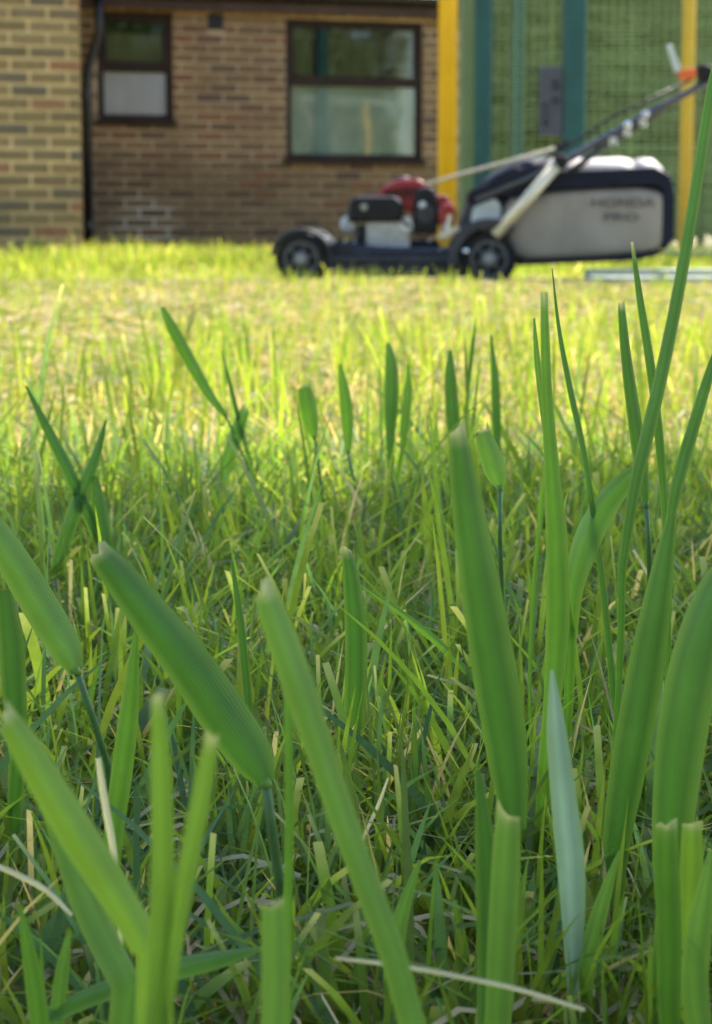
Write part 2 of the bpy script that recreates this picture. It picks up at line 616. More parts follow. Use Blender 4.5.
# side return of the wing, and the right end of the building
bm = bmesh.new()
box_bm(wing_edge - 0.1, wing_edge + 0.0, WY + 0.108, -0.003, -0.05, 2.42, bm=bm)
o = link('wing_return', bm_mesh('wing_return', bm), M['brick_wing'], building)
bm = box_bm(s_right - 0.22, s_right - 0.002, 0.232, 6.0, -0.05, EAVE + 0.12)
link('end_wall', bm_mesh('end_wall', bm), M['brick'], building)

# eaves of the main range: fascia board, gutter, roof
fz = EAVE
bm = box_bm(wing_edge - 0.2, s_right + 0.25, -0.10, -0.07, fz, fz + 0.075, bevel=0.004)
link('fascia', bm_mesh('fascia', bm), M['fascia'], building)
bm = box_bm(wing_edge - 0.2, s_right + 0.25, -0.069, 0.01, fz + 0.012, fz + 0.03)
link('soffit', bm_mesh('soffit', bm), M['timber'], building)
pts = [(math.cos(a) * 0.062, math.sin(a) * 0.055) for a in np.linspace(math.pi, 2 * math.pi, 9)]
bm = bmesh.new()
prof = [(-0.165 + p[0], fz + 0.135 + p[1]) for p in pts]
A = [bm.verts.new((wing_edge - 0.2, p[0], p[1])) for p in prof]
B = [bm.verts.new((s_right + 0.25, p[0], p[1])) for p in prof]
for i in range(len(A) - 1):
    bm.faces.new((A[i], A[i + 1], B[i + 1], B[i]))
bm.faces.new(A); bm.faces.new(B)
link('gutter', bm_mesh('gutter', bm), M['black_pvc'], building)
roof = link('roof', bm_mesh('roof', prism_bm([(0, 0), (0, 0.04), (1, 0.04), (1, 0)], 0, 1)), M['roof'], building)
me = roof.data
x0r, x1r = wing_edge - 0.2, s_right + 0.3
for v in me.vertices:
    t = v.co.y
    v.co = Vector((x0r + (x1r - x0r) * v.co.x, -0.16 + 6.4 * t, fz + 0.15 + v.co.z + 2.9 * t))
roofw = link('wing_roof', bm_mesh('wing_roof', prism_bm([(wing_edge - 4.4, 2.42), (wing_edge - 1.9, 3.9), (wing_edge + 0.35, 2.46), (wing_edge + 0.35, 2.4), (wing_edge - 1.9, 3.82), (wing_edge - 4.4, 2.36)], WY - 0.2, -0.2)), M['roof'], building)

# down pipe with swan neck in the corner
p0 = hit(88, 230, D_MAIN); p1 = hit(87, 82, D_MAIN); p2 = hit(88, 68, D_MAIN); p3 = hit(98, 40, D_MAIN); p4 = hit(98.5, -6, D_MAIN)
yy = -0.07
bm = tube_bm([(p0[0], yy, 0.0), (p1[0], yy, p1[1]), (p2[0] + 0.005, yy, p2[1]), (p3[0] - 0.01, yy - 0.02, p3[1]), (p3[0], yy - 0.03, p3[1] + 0.05), (p4[0], yy - 0.06, p4[1] + 0.06)], 0.034, 12)
pipe = link('downpipe', bm_mesh('downpipe', bm), M['black_pvc'], building, True)
for zz in (0.25, 1.25):
    bm = lathe_bm([(0.034, zz - 0.03), (0.043, zz - 0.028), (0.043, zz + 0.028), (0.034, zz + 0.03)], (p0[0], yy, 0), 'Z', 14)
    link('pipe_collar', bm_mesh('pipe_collar', bm), M['black_pvc'], pipe)

# air vent: terracotta grid
vent = link('air_vent', bm_mesh('air_vent', box_bm(VENT[0] + 0.004, VENT[1] - 0.004, -0.001, 0.05, VENT[2], VENT[3])), M['lockdark'], building)
for i in range(5):
    z = VENT[2] + (VENT[3] - VENT[2]) * (i + 0.5) / 5
    bm = box_bm(VENT[0] + 0.006, VENT[1] - 0.006, -0.009, -0.002, z - 0.005, z + 0.005)
    link('slat', bm_mesh('slat', bm), M['timber'], vent)


def window(rect, split, fr, lower, upper):
    s0, s1, z0, z1 = rect
    zs = z0 + (z1 - z0) * split
    bm = bmesh.new()
    yb, yf = 0.03, 0.10
    box_bm(s0, s0 + fr, yb, yf, z0, z1, bm=bm)
    box_bm(s1 - fr, s1, yb, yf, z0, z1, bm=bm)
    box_bm(s0 + fr, s1 - fr, yb + 0.001, yf, z0, z0 + fr, bm=bm)
    box_bm(s0 + fr, s1 - fr, yb + 0.001, yf, z1 - fr, z1, bm=bm)
    w = link('window', bm_mesh('window', bm), M['timber'], building)
    bm = box_bm(s0 + fr, s1 - fr, yb - 0.006, yf, zs - fr * 0.55, zs + fr * 0.55, bevel=0.004)
    link('transom', bm_mesh('transom', bm), M['timber'], w)
    # opening sash of the top light
    bm = bmesh.new()
    a, b, c, d = s0 + fr + 0.002, s1 - fr - 0.002, zs + fr * 0.55 + 0.002, z1 - fr - 0.002
    t = fr * 0.45
    for q in ((a, a + t, c, d), (b - t, b, c, d), (a + t, b - t, c, c + t), (a + t, b - t, d - t, d)):
        box_bm(q[0], q[1], yb - 0.004, yf - 0.02, q[2], q[3], bm=bm)
    link('sash', bm_mesh('sash', bm), M['timber'], w)
    for (c0, c1, ya) in ((z0 + fr, zs - fr * 0.55, 0.06), (c + t, d - t, 0.05)):
        bm = box_bm(s0 + fr, s1 - fr, ya, ya + 0.004, c0, c1)
        link('pane', bm_mesh('pane', bm), M['glass'], w)
    bm = box_bm(s0 - 0.02, s1 + 0.02, -0.045, 0.029, z0 - 0.035, z0 + 0.004, bevel=0.005)
    link('sill', bm_mesh('sill', bm), M['timber'], w)
    # what hangs behind the panes
    if lower == 'slats':
        n = 13
        for i in range(n):
            z = z0 + fr + (zs - z0 - fr) * (i + 0.5) / n
            h = (zs - z0 - fr) / n
            bm = prism_bm([(0, 0), (1, 0), (1, 1), (0, 1)], 0, 1)
            for v in bm.verts:
                u = v.co.copy()
                v.co = Vector((s0 + fr + (s1 - s0 - 2 * fr) * u.x, 0.112 + 0.012 * u.z + 0.002 * u.y, z - h * 0.5 + h * 0.99 * u.z))
            link('blind_slat', bm_mesh('blind_slat', bm), M['blind'], w)
    else:
        bm = bmesh.new()
        n = 60
        va = []; vb = []
        for i in range(n + 1):
            x = s0 + fr * 0.6 + (s1 - s0 - 1.2 * fr) * i / n
            y = 0.074 + 0.002 * math.sin(i * 0.4) + 0.001 * math.sin(i * 1.1)
            va.append(bm.verts.new((x, y, z0 + fr * 0.5))); vb.append(bm.verts.new((x, y, zs)))
        for i in range(n):
            bm.faces.new((va[i], va[i + 1], vb[i + 1], vb[i]))
        link('curtain', bm_mesh('curtain', bm), M['curtain'], w, True)
    if upper == 'blind':  # olive sheet behind the lower part of the upper pane
        zz = zs + (z1 - zs) * 0.62
        bm = box_bm(s0 + fr * 0.6, s1 - fr * 0.6, 0.085, 0.089, zs, zz)
        link('roller_blind', bm_mesh('roller_blind', bm), M['blind_green'], w)
    # room behind
    bm = bmesh.new()
    box_bm(s0 - 0.3, s1 + 0.3, 1.9, 1.95, z0 - 0.5, z1 + 0.1, bm=bm)
    box_bm(s0 - 0.35, s0 - 0.3, 0.23, 1.9, z0 - 0.5, z1 + 0.1, bm=bm)
    box_bm(s1 + 0.3, s1 + 0.35, 0.23, 1.9, z0 - 0.5, z1 + 0.1, bm=bm)
    box_bm(s0 - 0.35, s1 + 0.35, 0.23, 1.95, z1 + 0.1, z1 + 0.12, bm=bm)
    box_bm(s0 - 0.35, s1 + 0.35, 0.23, 1.95, z0 - 0.52, z0 - 0.5, bm=bm)
    link('room_lining', bm_mesh('room_lining', bm), M['interior'], w)


window(WIN['a'], 0.485, 0.05, 'curtain', 'blind')
window(WIN['b'], 0.555, 0.045, 'slats', None)


# ------------------------------------------------------------------ cage fence, posts, hedge
def wires(x0, x1, z0, z1, y, dz, dx, r, diag=False):
    vs, fs = [], []
    def bar(a, b, horiz):
        n = len(vs)
        for p in (a, b):
            for (u, v) in ((0, 1), (0.87, -0.5), (-0.87, -0.5)):
                if horiz: vs.append((p[0], y + u * r, p[1] + v * r))
                else: vs.append((p[0] + u * r, y + v * r, p[1]))
        for k in range(3):
            fs.append((n + k, n + (k + 1) % 3, n + 3 + (k + 1) % 3, n + 3 + k))
    z = z0
    while z < z1:
        xs = np.linspace(x0, x1, 9)
        zz = z + RNG.normal(0, 0.0025, 9)
        for i in range(8):
            bar((xs[i], zz[i]), (xs[i + 1], zz[i + 1]), True)
        z += dz * random.uniform(0.85, 1.15)
    x = x0
    while x < x1:
        bar((x, z0), (x, z1), False)
        x += dx
    me = bpy.data.meshes.new('net')
    me.from_pydata(vs, [], fs)
    me.update()
    return me


def square_post(parent, name, px0, px1, D, h, mat, capped=True):
    a, b = at(px0, 235, D), at(px1, 235, D)
    w = b.x - a.x
    bm = box_bm(a.x, b.x, D, D + w, -0.05, h, bevel=0.012, seg=2)
    return link(name, bm_mesh(name, bm), mat, parent)


DF = 8.6
fence = empty('cage_fence', (0, 0, 0))
tag(fence, 'green netted ball cage fence with teal posts behind the mower bag', 'fence')
square_post(fence, 'post', 474, 491, DF, 2.9, M['teal'])
square_post(fence, 'post', 562, 584, DF, 2.9, M['teal'])
square_post(fence, 'post', 816, 838, DF, 2.9, M['teal'])
square_post(fence, 'post', 511, 522, 11.2, 2.9, M['teal'])
square_post(fence, 'post', 770, 781, 11.2, 2.9, M['teal'])
pg = square_post(fence, 'pale_post', 459, 474, DF + 0.14, 2.7, M['pale_green'])
xa, xb = at(489, 235, DF).x, at(840, 235, DF).x
net = link('net', wires(xa, xb, 0.02, 2.8, DF + 0.06, 0.024, 0.05, 0.0030), M['net'], fence); net['kind'] = 'stuff'
xa2, xb2 = at(470, 235, 11.2).x, at(900, 235, 11.2).x
net = link('net', wires(xa2, xb2, 0.02, 2.8, 11.26, 0.036, 0.6, 0.005), M['net'], fence); net['kind'] = 'stuff'
for (za, zb) in ((2.72, 2.78), (0.03, 0.08)):
    link('rail', bm_mesh('rail', box_bm(xa, xb, DF + 0.07, DF + 0.11, za, zb, bevel=0.006)), M['teal'], fence)
# lock case beside the middle post
a, b = at(540, 66, DF), at(561.5, 136, DF)
lk = link('lock_case', bm_mesh('lock_case', box_bm(a.x, b.x, DF - 0.0, DF + 0.055, b.z, a.z, bevel=0.006, seg=2)), M['lockbox'], fence)
for (y0_, y1_) in ((80, 90), (97, 104)):
    c, d = at(552, y0_, DF), at(560, y1_, DF)
    link('lock_slot', bm_mesh('lock_slot', box_bm(c.x, d.x, DF - 0.006, DF - 0.001, d.z, c.z)), M['lockdark'], lk)
link('handle', bm_mesh('handle', tube_bm([(at(546, 110, DF).x, DF - 0.004, at(546, 104, DF).z), (at(546, 110, DF).x, DF - 0.035, at(546, 106, DF).z), (at(546, 110, DF).x, DF - 0.035, at(546, 122, DF).z), (at(546, 110, DF).x, DF - 0.004, at(546, 124, DF).z)], 0.008, 8)), M['lockdark'], lk)


def yellow_post(px0, px1, D, h, label):
    a, b = at(px0, 235, D), at(px1, 235, D)
    r = (b.x - a.x) / 2
    root = empty('yellow_post', ((a.x + b.x) / 2, D + r, 0))
    bm = lathe_bm([(r, -0.05), (r, h - 0.02), (r * 0.9, h)], (0, 0, 0), 'Z', 24)
    link('pole', bm_mesh('pole', bm), M['yellow'], root, True)
    bm = lathe_bm([(r * 1.12, h - 0.06), (r * 1.14, h + 0.01), (r * 0.7, h + 0.05), (0.01, h + 0.06)], (0, 0, 0), 'Z', 24)
    link('cap', bm_mesh('cap', bm), M['lockdark'], root)
    bm = lathe_bm([(r * 1.9, -0.01), (r * 1.9, 0.015), (r * 1.05, 0.02)], (0, 0, 0), 'Z', 24)
    link('base_plate', bm_mesh('base_plate', bm), M['teal'], root)
    tag(root, label, 'post', 'yellow posts around the ball cage')
    return root


yellow_post(438, 457, 8.2, 2.9, 'bright yellow upright post just beside the larger window')
yellow_post(679, 693, 10.4, 2.9, 'thinner yellow post behind the green net, above the mower bag')


def leaf_cloud(n, sampler, size, col_lo, col_hi, name):
    """n folded leaves (two triangles each pair) as one mesh with a tint attribute."""
    c = sampler(n)
    d = RNG.normal(size=(n, 3)); d /= np.linalg.norm(d, axis=1)[:, None]
    e = RNG.normal(size=(n, 3)); e -= d * (e * d).sum(1)[:, None]; e /= np.linalg.norm(e, axis=1)[:, None]
    s = size * RNG.uniform(0.6, 1.3, n)[:, None]
    v = np.empty((n, 4, 3))
    v[:, 0] = c - d * s; v[:, 1] = c + e * s * 0.45; v[:, 2] = c + d * s; v[:, 3] = c - e * s * 0.45
    me = bpy.data.meshes.new(name)
    me.vertices.add(n * 4); me.vertices.foreach_set('co', v.reshape(-1))
    me.loops.add(n * 4); me.loops.foreach_set('vertex_index', np.arange(n * 4, dtype=np.int32))
    me.polygons.add(n); me.polygons.foreach_set('loop_start', np.arange(0, n * 4, 4, dtype=np.int32))
    me.update(calc_edges=True)
    a = me.attributes.new('tint', 'FLOAT_COLOR', 'POINT')
    t = RNG.uniform(0, 1, n)[:, None]
    col = np.array(col_lo) * (1 - t) + np.array(col_hi) * t
    col = np.concatenate([col, np.ones((n, 1))], 1)
    a.data.foreach_set('color', np.repeat(col, 4, 0).astype(np.float32).reshape(-1))
    return me


hx0, hx1, hy0, hy1 = at(462, 235, 14.2).x, 7.5, 14.2, 15.6


def hedge_sample(n):
    x = RNG.uniform(hx0, hx1, n)
    z = RNG.uniform(0.0, 3.6, n)
    lump = 0.22 * np.sin(x * 3.1 + 1.3 * np.sin(z * 2.2)) + 0.18 * np.sin(z * 4.3 + x * 1.7)
    y = hy0 + 0.35 + lump + RNG.exponential(0.3, n)
    return np.stack([x, y, z + 0.2 * np.sin(x * 2.3)], 1)


hedge = empty('hedge', ((hx0 + hx1) / 2, hy0, 0))
hf = leaf_cloud(90000, hedge_sample, 0.085, (0.10, 0.12, 0.022), (0.19, 0.20, 0.045), 'foliage')
fo = link('foliage', hf, M['leaf'], hedge); fo.location = -hedge.location
bm = bmesh.new()
x = hx0 + 0.2
while x < hx1:
    tube_bm([(x, hy0 + 0.9, -0.05), (x + random.uniform(-.1, .1), hy0 + 0.95, 1.2), (x + random.uniform(-.2, .2), hy0 + 0.9, 2.7)], [0.04, 0.03, 0.012], 6, bm)
    x += 0.45
o = link('stems', bm_mesh('stems', bm), M['bark'], hedge); o.location = -hedge.location; o['kind'] = 'stuff'
tag(hedge, 'tall olive green hedge seen through the cage net', 'hedge')


# trees and an added sky-blocking hedge on the camera's side of the lawn: they show only as reflections in the panes
def tree(x, y, h, r, n, label):
    root = empty('tree', (x, y, 0))
    bm = tube_bm([(0, 0, -0.05), (0.05, 0.02, h * 0.3), (-0.04, 0.05, h * 0.55), (0.05, 0, h * 0.85)], [0.2, 0.15, 0.11, 0.03], 10)
    for k in range(7):
        a = k * 0.9; z = h * (0.35 + 0.07 * k)
        tube_bm([(0, 0, z), (math.cos(a) * r * 0.4, math.sin(a) * r * 0.4, z + 0.5), (math.cos(a) * r * 0.8, math.sin(a) * r * 0.8, z + 0.8)], [0.07, 0.045, 0.012], 6, bm)
    link('trunk', bm_mesh('trunk', bm), M['bark'], root, True)
    cl = RNG.normal(size=(26, 3)); cl /= np.linalg.norm(cl, axis=1)[:, None]
    cl *= (r * RNG.uniform(0.35, 0.9, 26))[:, None]; cl[:, 2] *= 0.8; cl[:, 2] += h * 0.65
    def smp(n):
        i = RNG.integers(0, 26, n)
        return cl[i] + RNG.normal(size=(n, 3)) * r * 0.17
    link('crown', leaf_cloud(n, smp, 0.09, (0.035, 0.065, 0.015), (0.09, 0.13, 0.03), 'crown'), M['leaf'], root)
    tag(root, label, 'tree', 'trees across the lawn mirrored in the windows')


tree(-1.6, -9.5, 6.5, 2.4, 7000, 'dark leafy tree mirrored in the left of the larger upper pane')
tree(3.6, -10.5, 7.0, 2.6, 7000, 'bare trunked leafy tree mirrored in the middle of the larger upper pane')
tree(8.6, -11.0, 6.0, 2.4, 7000, 'leafy tree mirrored in the right of the larger upper pane')

# post and rail behind the camera, seen only as a reflection in the larger lower pane
def mirrored(px, py, L):
    d = ray(px, py)
    t = (Vector((0, D_MAIN, 0)) - FN * 0.06 - CAMP).dot(FN) / d.dot(FN)
    d2 = d - FN * 2 * d.dot(FN)
    return CAMP + d * t + d2 * L


def far_hedge_sample(n):
    x = RNG.uniform(-9, 14, n)
    z = RNG.uniform(0.0, 1.0, n) * (7.0 + 0.9 * np.sin(x * 0.9) + 0.5 * np.sin(x * 2.3))
    return np.stack([x, -15.5 + 0.5 * np.sin(x * 1.9 + z) - RNG.exponential(0.5, n), z], 1)


fh = empty('tall_hedge', (2.5, -15.5, 0))  # hedge added so the panes mirror dark leaves instead of bright sky
o = link('foliage', leaf_cloud(48000, far_hedge_sample, 0.15, (0.03, 0.055, 0.014), (0.08, 0.115, 0.028), 'foliage'), M['leaf'], fh); o.location = -fh.location
bm = bmesh.new()
for k in range(24):
    tube_bm([(-8.5 + k, -16.0, -0.05), (-8.4 + k, -16.0, 2.0), (-8.6 + k, -16.1, 4.0)], [0.07, 0.05, 0.02], 6, bm)
o = link('stems', bm_mesh('stems', bm), M['bark'], fh); o.location = -fh.location; o['kind'] = 'stuff'
tag(fh, 'dark tall hedge mirrored behind the trees in the panes', 'hedge')
gp = mirrored(366, 104, 17)
goal = empty('goal_frame', (gp.x, gp.y, 0))
link('post', bm_mesh('post', tube_bm([(0, 0, -0.05), (0, 0, gp.z)], 0.07, 12)), M['yellow'], goal)
link('crossbar', bm_mesh('crossbar', tube_bm([(-1.6, 0.0, gp.z + 0.03), (1.6, 0.0, gp.z + 0.03)], 0.03, 10)), M['white_lever'], goal)
tag(goal, 'yellow post with white rail mirrored in the larger lower pane', 'goal')
# small unseen tree added right of the frame so its crown shades the nearest grass
sh = empty('shade_tree', (3.75, 2.6, 0))
cc = Vector((0.05, -0.60, 0)) + SUNV * (4.6 / SUNV.z) - sh.location
bm = tube_bm([(0, 0, -0.05), (-0.1, 0.05, 1.6), (cc.x * 0.5, cc.y * 0.5, 3.0), (cc.x, cc.y, 4.4), (cc.x - 0.1, cc.y, 5.3)], [0.09, 0.075, 0.06, 0.035, 0.01], 10)
for k in range(9):
    a = k * 2.4
    tube_bm([(cc.x * 0.7, cc.y * 0.7, 3.4 + 0.12 * k), (cc.x + math.cos(a) * 0.5, cc.y + math.sin(a) * 0.5, 3.9 + 0.12 * k), (cc.x + math.cos(a) * 1.0, cc.y + math.sin(a) * 1.0, 4.2 + 0.12 * k)], [0.03, 0.02, 0.006], 6, bm)
link('trunk', bm_mesh('trunk', bm), M['bark'], sh, True)


def shade_sample(n):
    g2 = np.random.default_rng(5)
    d = g2.normal(size=(n, 3)); d /= np.linalg.norm(d, axis=1)[:, None]
    d *= (1.28 * g2.uniform(0, 1, n) ** 0.38)[:, None]
    d *= (1 + 0.06 * np.sin(d[:, 0] * 7 + 1) * np.sin(d[:, 1] * 6))[:, None]
    d[:, 2] *= 0.65
    return d + np.array(cc)


link('crown', leaf_cloud(6600, shade_sample, 0.085, (0.04, 0.075, 0.015), (0.10, 0.14, 0.03), 'crown'), M['leaf'], sh)
tag(sh, 'young leafy tree whose crown shades the near grass', 'tree')

# ------------------------------------------------------------------ lawn mower
MS = 285.0
MX0 = (400 - CX) / MS
mower = empty('lawn_mower', (MX0, F / MS + 0.23, 0), 0)
mower.rotation_euler = (0, 0, R(-2.5))
tag(mower, 'red engined petrol lawn mower with grey grass bag on the lawn', 'lawn mower')
YN, YF = -0.23, 0.23             # near and far side


def mp(px, py):
    return ((px - 400) / MS, (283.5 - py) / MS)


def mpoly(pts):
    return [mp(*p) for p in pts]


def mpart(name, bm, mat, parent=mower, smooth=False):
    return link(name, bm_mesh(name, bm), mat, parent, smooth)


def wheel(px, py, rpx, y0, y1, near):
    c = mp(px, py); r = rpx / MS
    s = 1 if near else -1
    ym, hw = (y0 + y1) / 2, (y1 - y0) / 2
    pr = [(r * 0.70, -hw), (r * 0.9, -hw * 1.0), (r * 0.97, -hw * 0.75), (r, -hw * 0.3), (r, hw * 0.3), (r * 0.97, hw * 0.75), (r * 0.9, hw), (r * 0.70, hw)]
    w = mpart('wheel', lathe_bm(pr, (c[0], ym, c[1]), 'Y', 36), M['tyre'], smooth=False)
    # tread lugs
    bm = bmesh.new()
    for k in range(30):
        a = 2 * math.pi * k / 30
        q = bmesh.new()
        bmesh.ops.create_cube(q, size=1)
        for v in q.verts:
            p = Vector((v.co.x * 0.010, v.co.y * hw * 1.5, v.co.z * 0.006 + r))
            v.co = Vector((c[0] + p.x * math.cos(a) + p.z * math.sin(a), ym + p.y, c[1] - p.x * math.sin(a) + p.z * math.cos(a)))
        t = bpy.data.meshes.new('t'); q.to_mesh(t); q.free(); bm.from_mesh(t); bpy.data.meshes.remove(t)
    mpart('tread', bm, M['tyre'], w)
    yo = ym - s * (hw + 0.002)
    pr = [(r * 0.70, ym - s * hw * 0.8), (r * 0.69, yo), (r * 0.6, yo), (r * 0.55, yo + s * 0.012), (r * 0.34, yo + s * 0.012), (r * 0.30, yo - s * 0.004), (r * 0.22, yo - s * 0.006)]
    pr = [(a, b - 0) for a, b in pr]
    mpart('rim', lathe_bm([(a, b) for a, b in pr], (c[0], 0, c[1]), 'Y', 36), M['rim'], w)
    mpart('hub_cap', lathe_bm([(r * 0.2, yo - s * 0.0065), (r * 0.19, yo - s * 0.012), (r * 0.08, yo - s * 0.016)], (c[0], 0, c[1]), 'Y', 20), M['cap'], w)
    for k in range(6):
        a = k * math.pi / 3 + 0.3
        bm = tube_bm([(c[0] + math.cos(a) * r * 0.32, yo + s * 0.006, c[1] + math.sin(a) * r * 0.32), (c[0] + math.cos(a) * r * 0.58, yo + s * 0.006, c[1] + math.sin(a) * r * 0.58)], 0.006, 6)
        mpart('spoke', bm, M['rim'], w)


wheel(304, 259, 25.5, YN - 0.01, YN + 0.045, True)
wheel(491, 259, 27, YN - 0.02, YN + 0.04, True)
wheel(304, 259, 25.5, YF - 0.045, YF + 0.01, False)
wheel(491, 259, 27, YF - 0.04, YF + 0.02, False)

# deck
deck = mpart('deck', prism_bm(mpoly([(320, 276), (318, 254), (330, 243), (348, 241), (362, 245), (395, 247), (440, 247), (462, 248), (470, 255), (470, 276)]), YN + 0.015, YF - 0.015, 0.022, 3), M['deck'], smooth=False)
mpart('deck_skirt', prism_bm(mpoly([(322, 277), (322, 262), (468, 262), (468, 277)]), YN + 0.004, YF - 0.004, 0.006, 2), M['deck'])
mpart('deck_rim', prism_bm(mpoly([(318, 262), (318, 257), (472, 257), (472, 262)]), YN - 0.002, YF + 0.002, 0.005, 2), M['fender'])
# front fender: hood over the front wheel
c = mp(304, 259)


def arc_pts(cx, cz, r, a0, a1, n=14):
    return [(cx + r * math.cos(t), cz + r * math.sin(t)) for t in np.linspace(R(a0), R(a1), n)]


for (ya, yb) in ((YN - 0.008, YN + 0.075), (YF - 0.075, YF + 0.008)):
    ou = arc_pts(c[0], c[1], 0.110, 172, 5); inn = arc_pts(c[0], c[1], 0.096, 5, 172)
    mpart('front_fender', prism_bm(ou + inn, ya, yb, 0.004, 1), M['fender'])
mpart('front_apron', prism_bm([(c[0] - 0.03, c[1] - 0.05), (c[0] - 0.045, c[1] + 0.05), (c[0] + 0.0, c[1] + 0.092), (c[0] + 0.09, c[1] + 0.075), (c[0] + 0.09, c[1] - 0.06)], YN + 0.06, YF - 0.06, 0.015, 2), M['deck'])
# rear fender, rear body
c = mp(491, 259)
for (ya, yb) in ((YN - 0.022, YN + 0.055), (YF - 0.055, YF + 0.022)):
    ou = arc_pts(c[0], c[1], 0.142, 192, 50); inn = arc_pts(c[0], c[1], 0.106, 50, 192)
    mpart('rear_fender', prism_bm(ou + inn, ya, yb, 0.006, 2), M['fender'])
mpart('rear_body', prism_bm(mpoly([(462, 270), (462, 225), (470, 202), (500, 192), (509, 200), (512, 232), (516, 262)]), YN + 0.058, YF - 0.058, 0.012, 2), M['fender'])
mpart('side_plate', prism_bm(mpoly([(473, 222), (476, 207), (497, 198), (503, 206), (505, 232), (494, 238)]), YN + 0.02, YN + 0.056, 0.008, 2), M['body_grey'])
mpart('side_plate', prism_bm(mpoly([(473, 222), (476, 207), (497, 198), (503, 206), (505, 232), (494, 238)]), YF - 0.056, YF - 0.02, 0.008, 2), M['body_grey'])
b_ = mp(468, 251)
mpart('bolt', lathe_bm([(0.009, YN - 0.026), (0.009, YN - 0.03), (0.004, YN - 0.034)], (b_[0], 0, b_[1]), 'Y', 12), M['bolt'])
mpart('discharge_flap', prism_bm(mpoly([(470, 204), (472, 190), (500, 178), (520, 176), (518, 196), (500, 200)]), YN + 0.05, YF - 0.05, 0.008, 2), M['bag_dark'])

# engine
mpart('engine_block', prism_bm(mpoly([(366, 252), (368, 224), (384, 216), (410, 218), (413, 252)]), -0.135, 0.11, 0.008, 2), M['silver'])
for k in range(7):
    x = 369 + k * 5.6
    mpart('cooling_fin', prism_bm(mpoly([(x, 243), (x, 222), (x + 2, 222), (x + 2, 243)]), -0.146, -0.1355, 0.001, 1), M['silver'])
mpart('engine_base', prism_bm(mpoly([(345, 250), (350, 240), (440, 240), (447, 250)]), -0.125, 0.125, 0.006, 2), M['black'])
ac = mpart('air_cleaner', prism_bm(mpoly([(349, 222), (350, 203), (357, 196), (398, 196), (406, 203), (406, 216), (398, 222)]), -0.16, -0.02, 0.014, 3), M['black'])
q = mp(366, 207)
mpart('badge', lathe_bm([(0.013, -0.161), (0.012, -0.164), (0.005, -0.165)], (q[0], 0, q[1]), 'Y', 16), M['cap'], ac)
q = mp(350, 224)
mu = mpart('muffler', lathe_bm([(0.026, -0.06), (0.031, -0.055), (0.031, 0.02), (0.026, 0.03)], (q[0], 0, q[1]), 'Y', 24), M['silver'])
for k in range(3):
    mpart('muffler_rib', lathe_bm([(0.031, -0.045 + k * 0.025), (0.034, -0.043 + k * 0.025), (0.034, -0.037 + k * 0.025), (0.031, -0.035 + k * 0.025)], (q[0], 0, q[1]), 'Y', 24), M['silver'], mu)
cover = mpart('engine_cover', prism_bm(mpoly([(374, 199), (386, 186), (398, 179), (420, 178), (427, 182), (433, 194), (450, 195), (455, 203), (455, 220), (440, 226), (415, 214), (392, 203)]), -0.10, 0.13, 0.008, 2), M['red'])
q = mp(410, 178)
mpart('fuel_cap', lathe_bm([(0.026, q[1] - 0.006), (0.026, q[1] + 0.010), (0.02, q[1] + 0.014)], (q[0] - 0.02, 0.06, 0), 'Z', 18), M['black'], cover)
mpart('starter_housing', prism_bm(mpoly([(414, 234), (416, 196), (421, 187), (436, 187), (440, 197), (441, 234)]), -0.135, -0.05, 0.014, 3), M['black'])
mpart('fuel_tank', prism_bm(mpoly([(440, 212), (444, 203), (456, 203), (459, 213), (457, 228), (444, 230)]), -0.13, -0.02, 0.01, 2), M['red'])
q0, q1 = mp(450, 236), mp(453, 215)
mpart('dipstick', tube_bm([(q0[0], -0.135, q0[1]), (q1[0], -0.14, q1[1])], [0.012, 0.010], 10), M['alloy'])
mpart('spark_plug_lead', tube_bm([(mp(395, 226)[0], -0.12, mp(395, 226)[1]), (mp(402, 219)[0], -0.16, mp(402, 219)[1]), (mp(412, 226)[0], -0.15, mp(412, 226)[1]), (mp(418, 232)[0], -0.12, mp(418, 232)[1])], 0.005, 8), M['black'])
mpart('exhaust_guard', prism_bm(mpoly([(357, 246), (359, 226), (366, 224), (366, 248)]), -0.15, -0.02, 0.005, 1), M['black'])
mpart('linkage_plate', prism_bm(mpoly([(440, 238), (444, 232), (462, 226), (463, 230), (448, 240)]), -0.16, -0.12, 0.003, 1), M['alloy'])

for (bx, by, rr, yy_) in ((377, 231, 0.012, -0.126), (405, 233, 0.010, -0.126), (357, 243, 0.008, -0.14), (432, 240, 0.008, -0.14), (425, 205, 0.014, -0.138)):
    q = mp(bx, by)
    mpart('bolt', lathe_bm([(rr, yy_ + 0.012), (rr, yy_), (rr * 0.5, yy_ - 0.004)], (q[0], 0, q[1]), 'Y', 10), M['silver'])
for k in range(6):
    mpart('cover_vent', prism_bm(mpoly([(388 + 5.5 * k, 190 - 1.0 * min(k, 3)), (391 + 5.5 * k, 189 - 1.0 * min(k, 3)), (391 + 5.5 * k, 197), (388 + 5.5 * k, 197)]), -0.108, -0.098, 0.001, 1), M['black'], cover)
mpart('carburettor', prism_bm(mpoly([(400, 232), (400, 220), (412, 216), (416, 226), (412, 234)]), -0.15, -0.10, 0.004, 1), M['silver'])
mpart('pulley_guard', lathe_bm([(0.03, -0.14), (0.034, -0.135), (0.034, -0.125)], (mp(428, 214)[0], 0, mp(428, 214)[1]), 'Y', 20), M['fender'])
mpart('height_lever', tube_bm([(mp(333, 250)[0], YN - 0.015, mp(333, 250)[1]), (mp(340, 243)[0], YN - 0.02, mp(340, 243)[1]), (mp(346, 238)[0], YN - 0.02, mp(346, 238)[1])], [0.007, 0.006, 0.009], 8), M['black'])
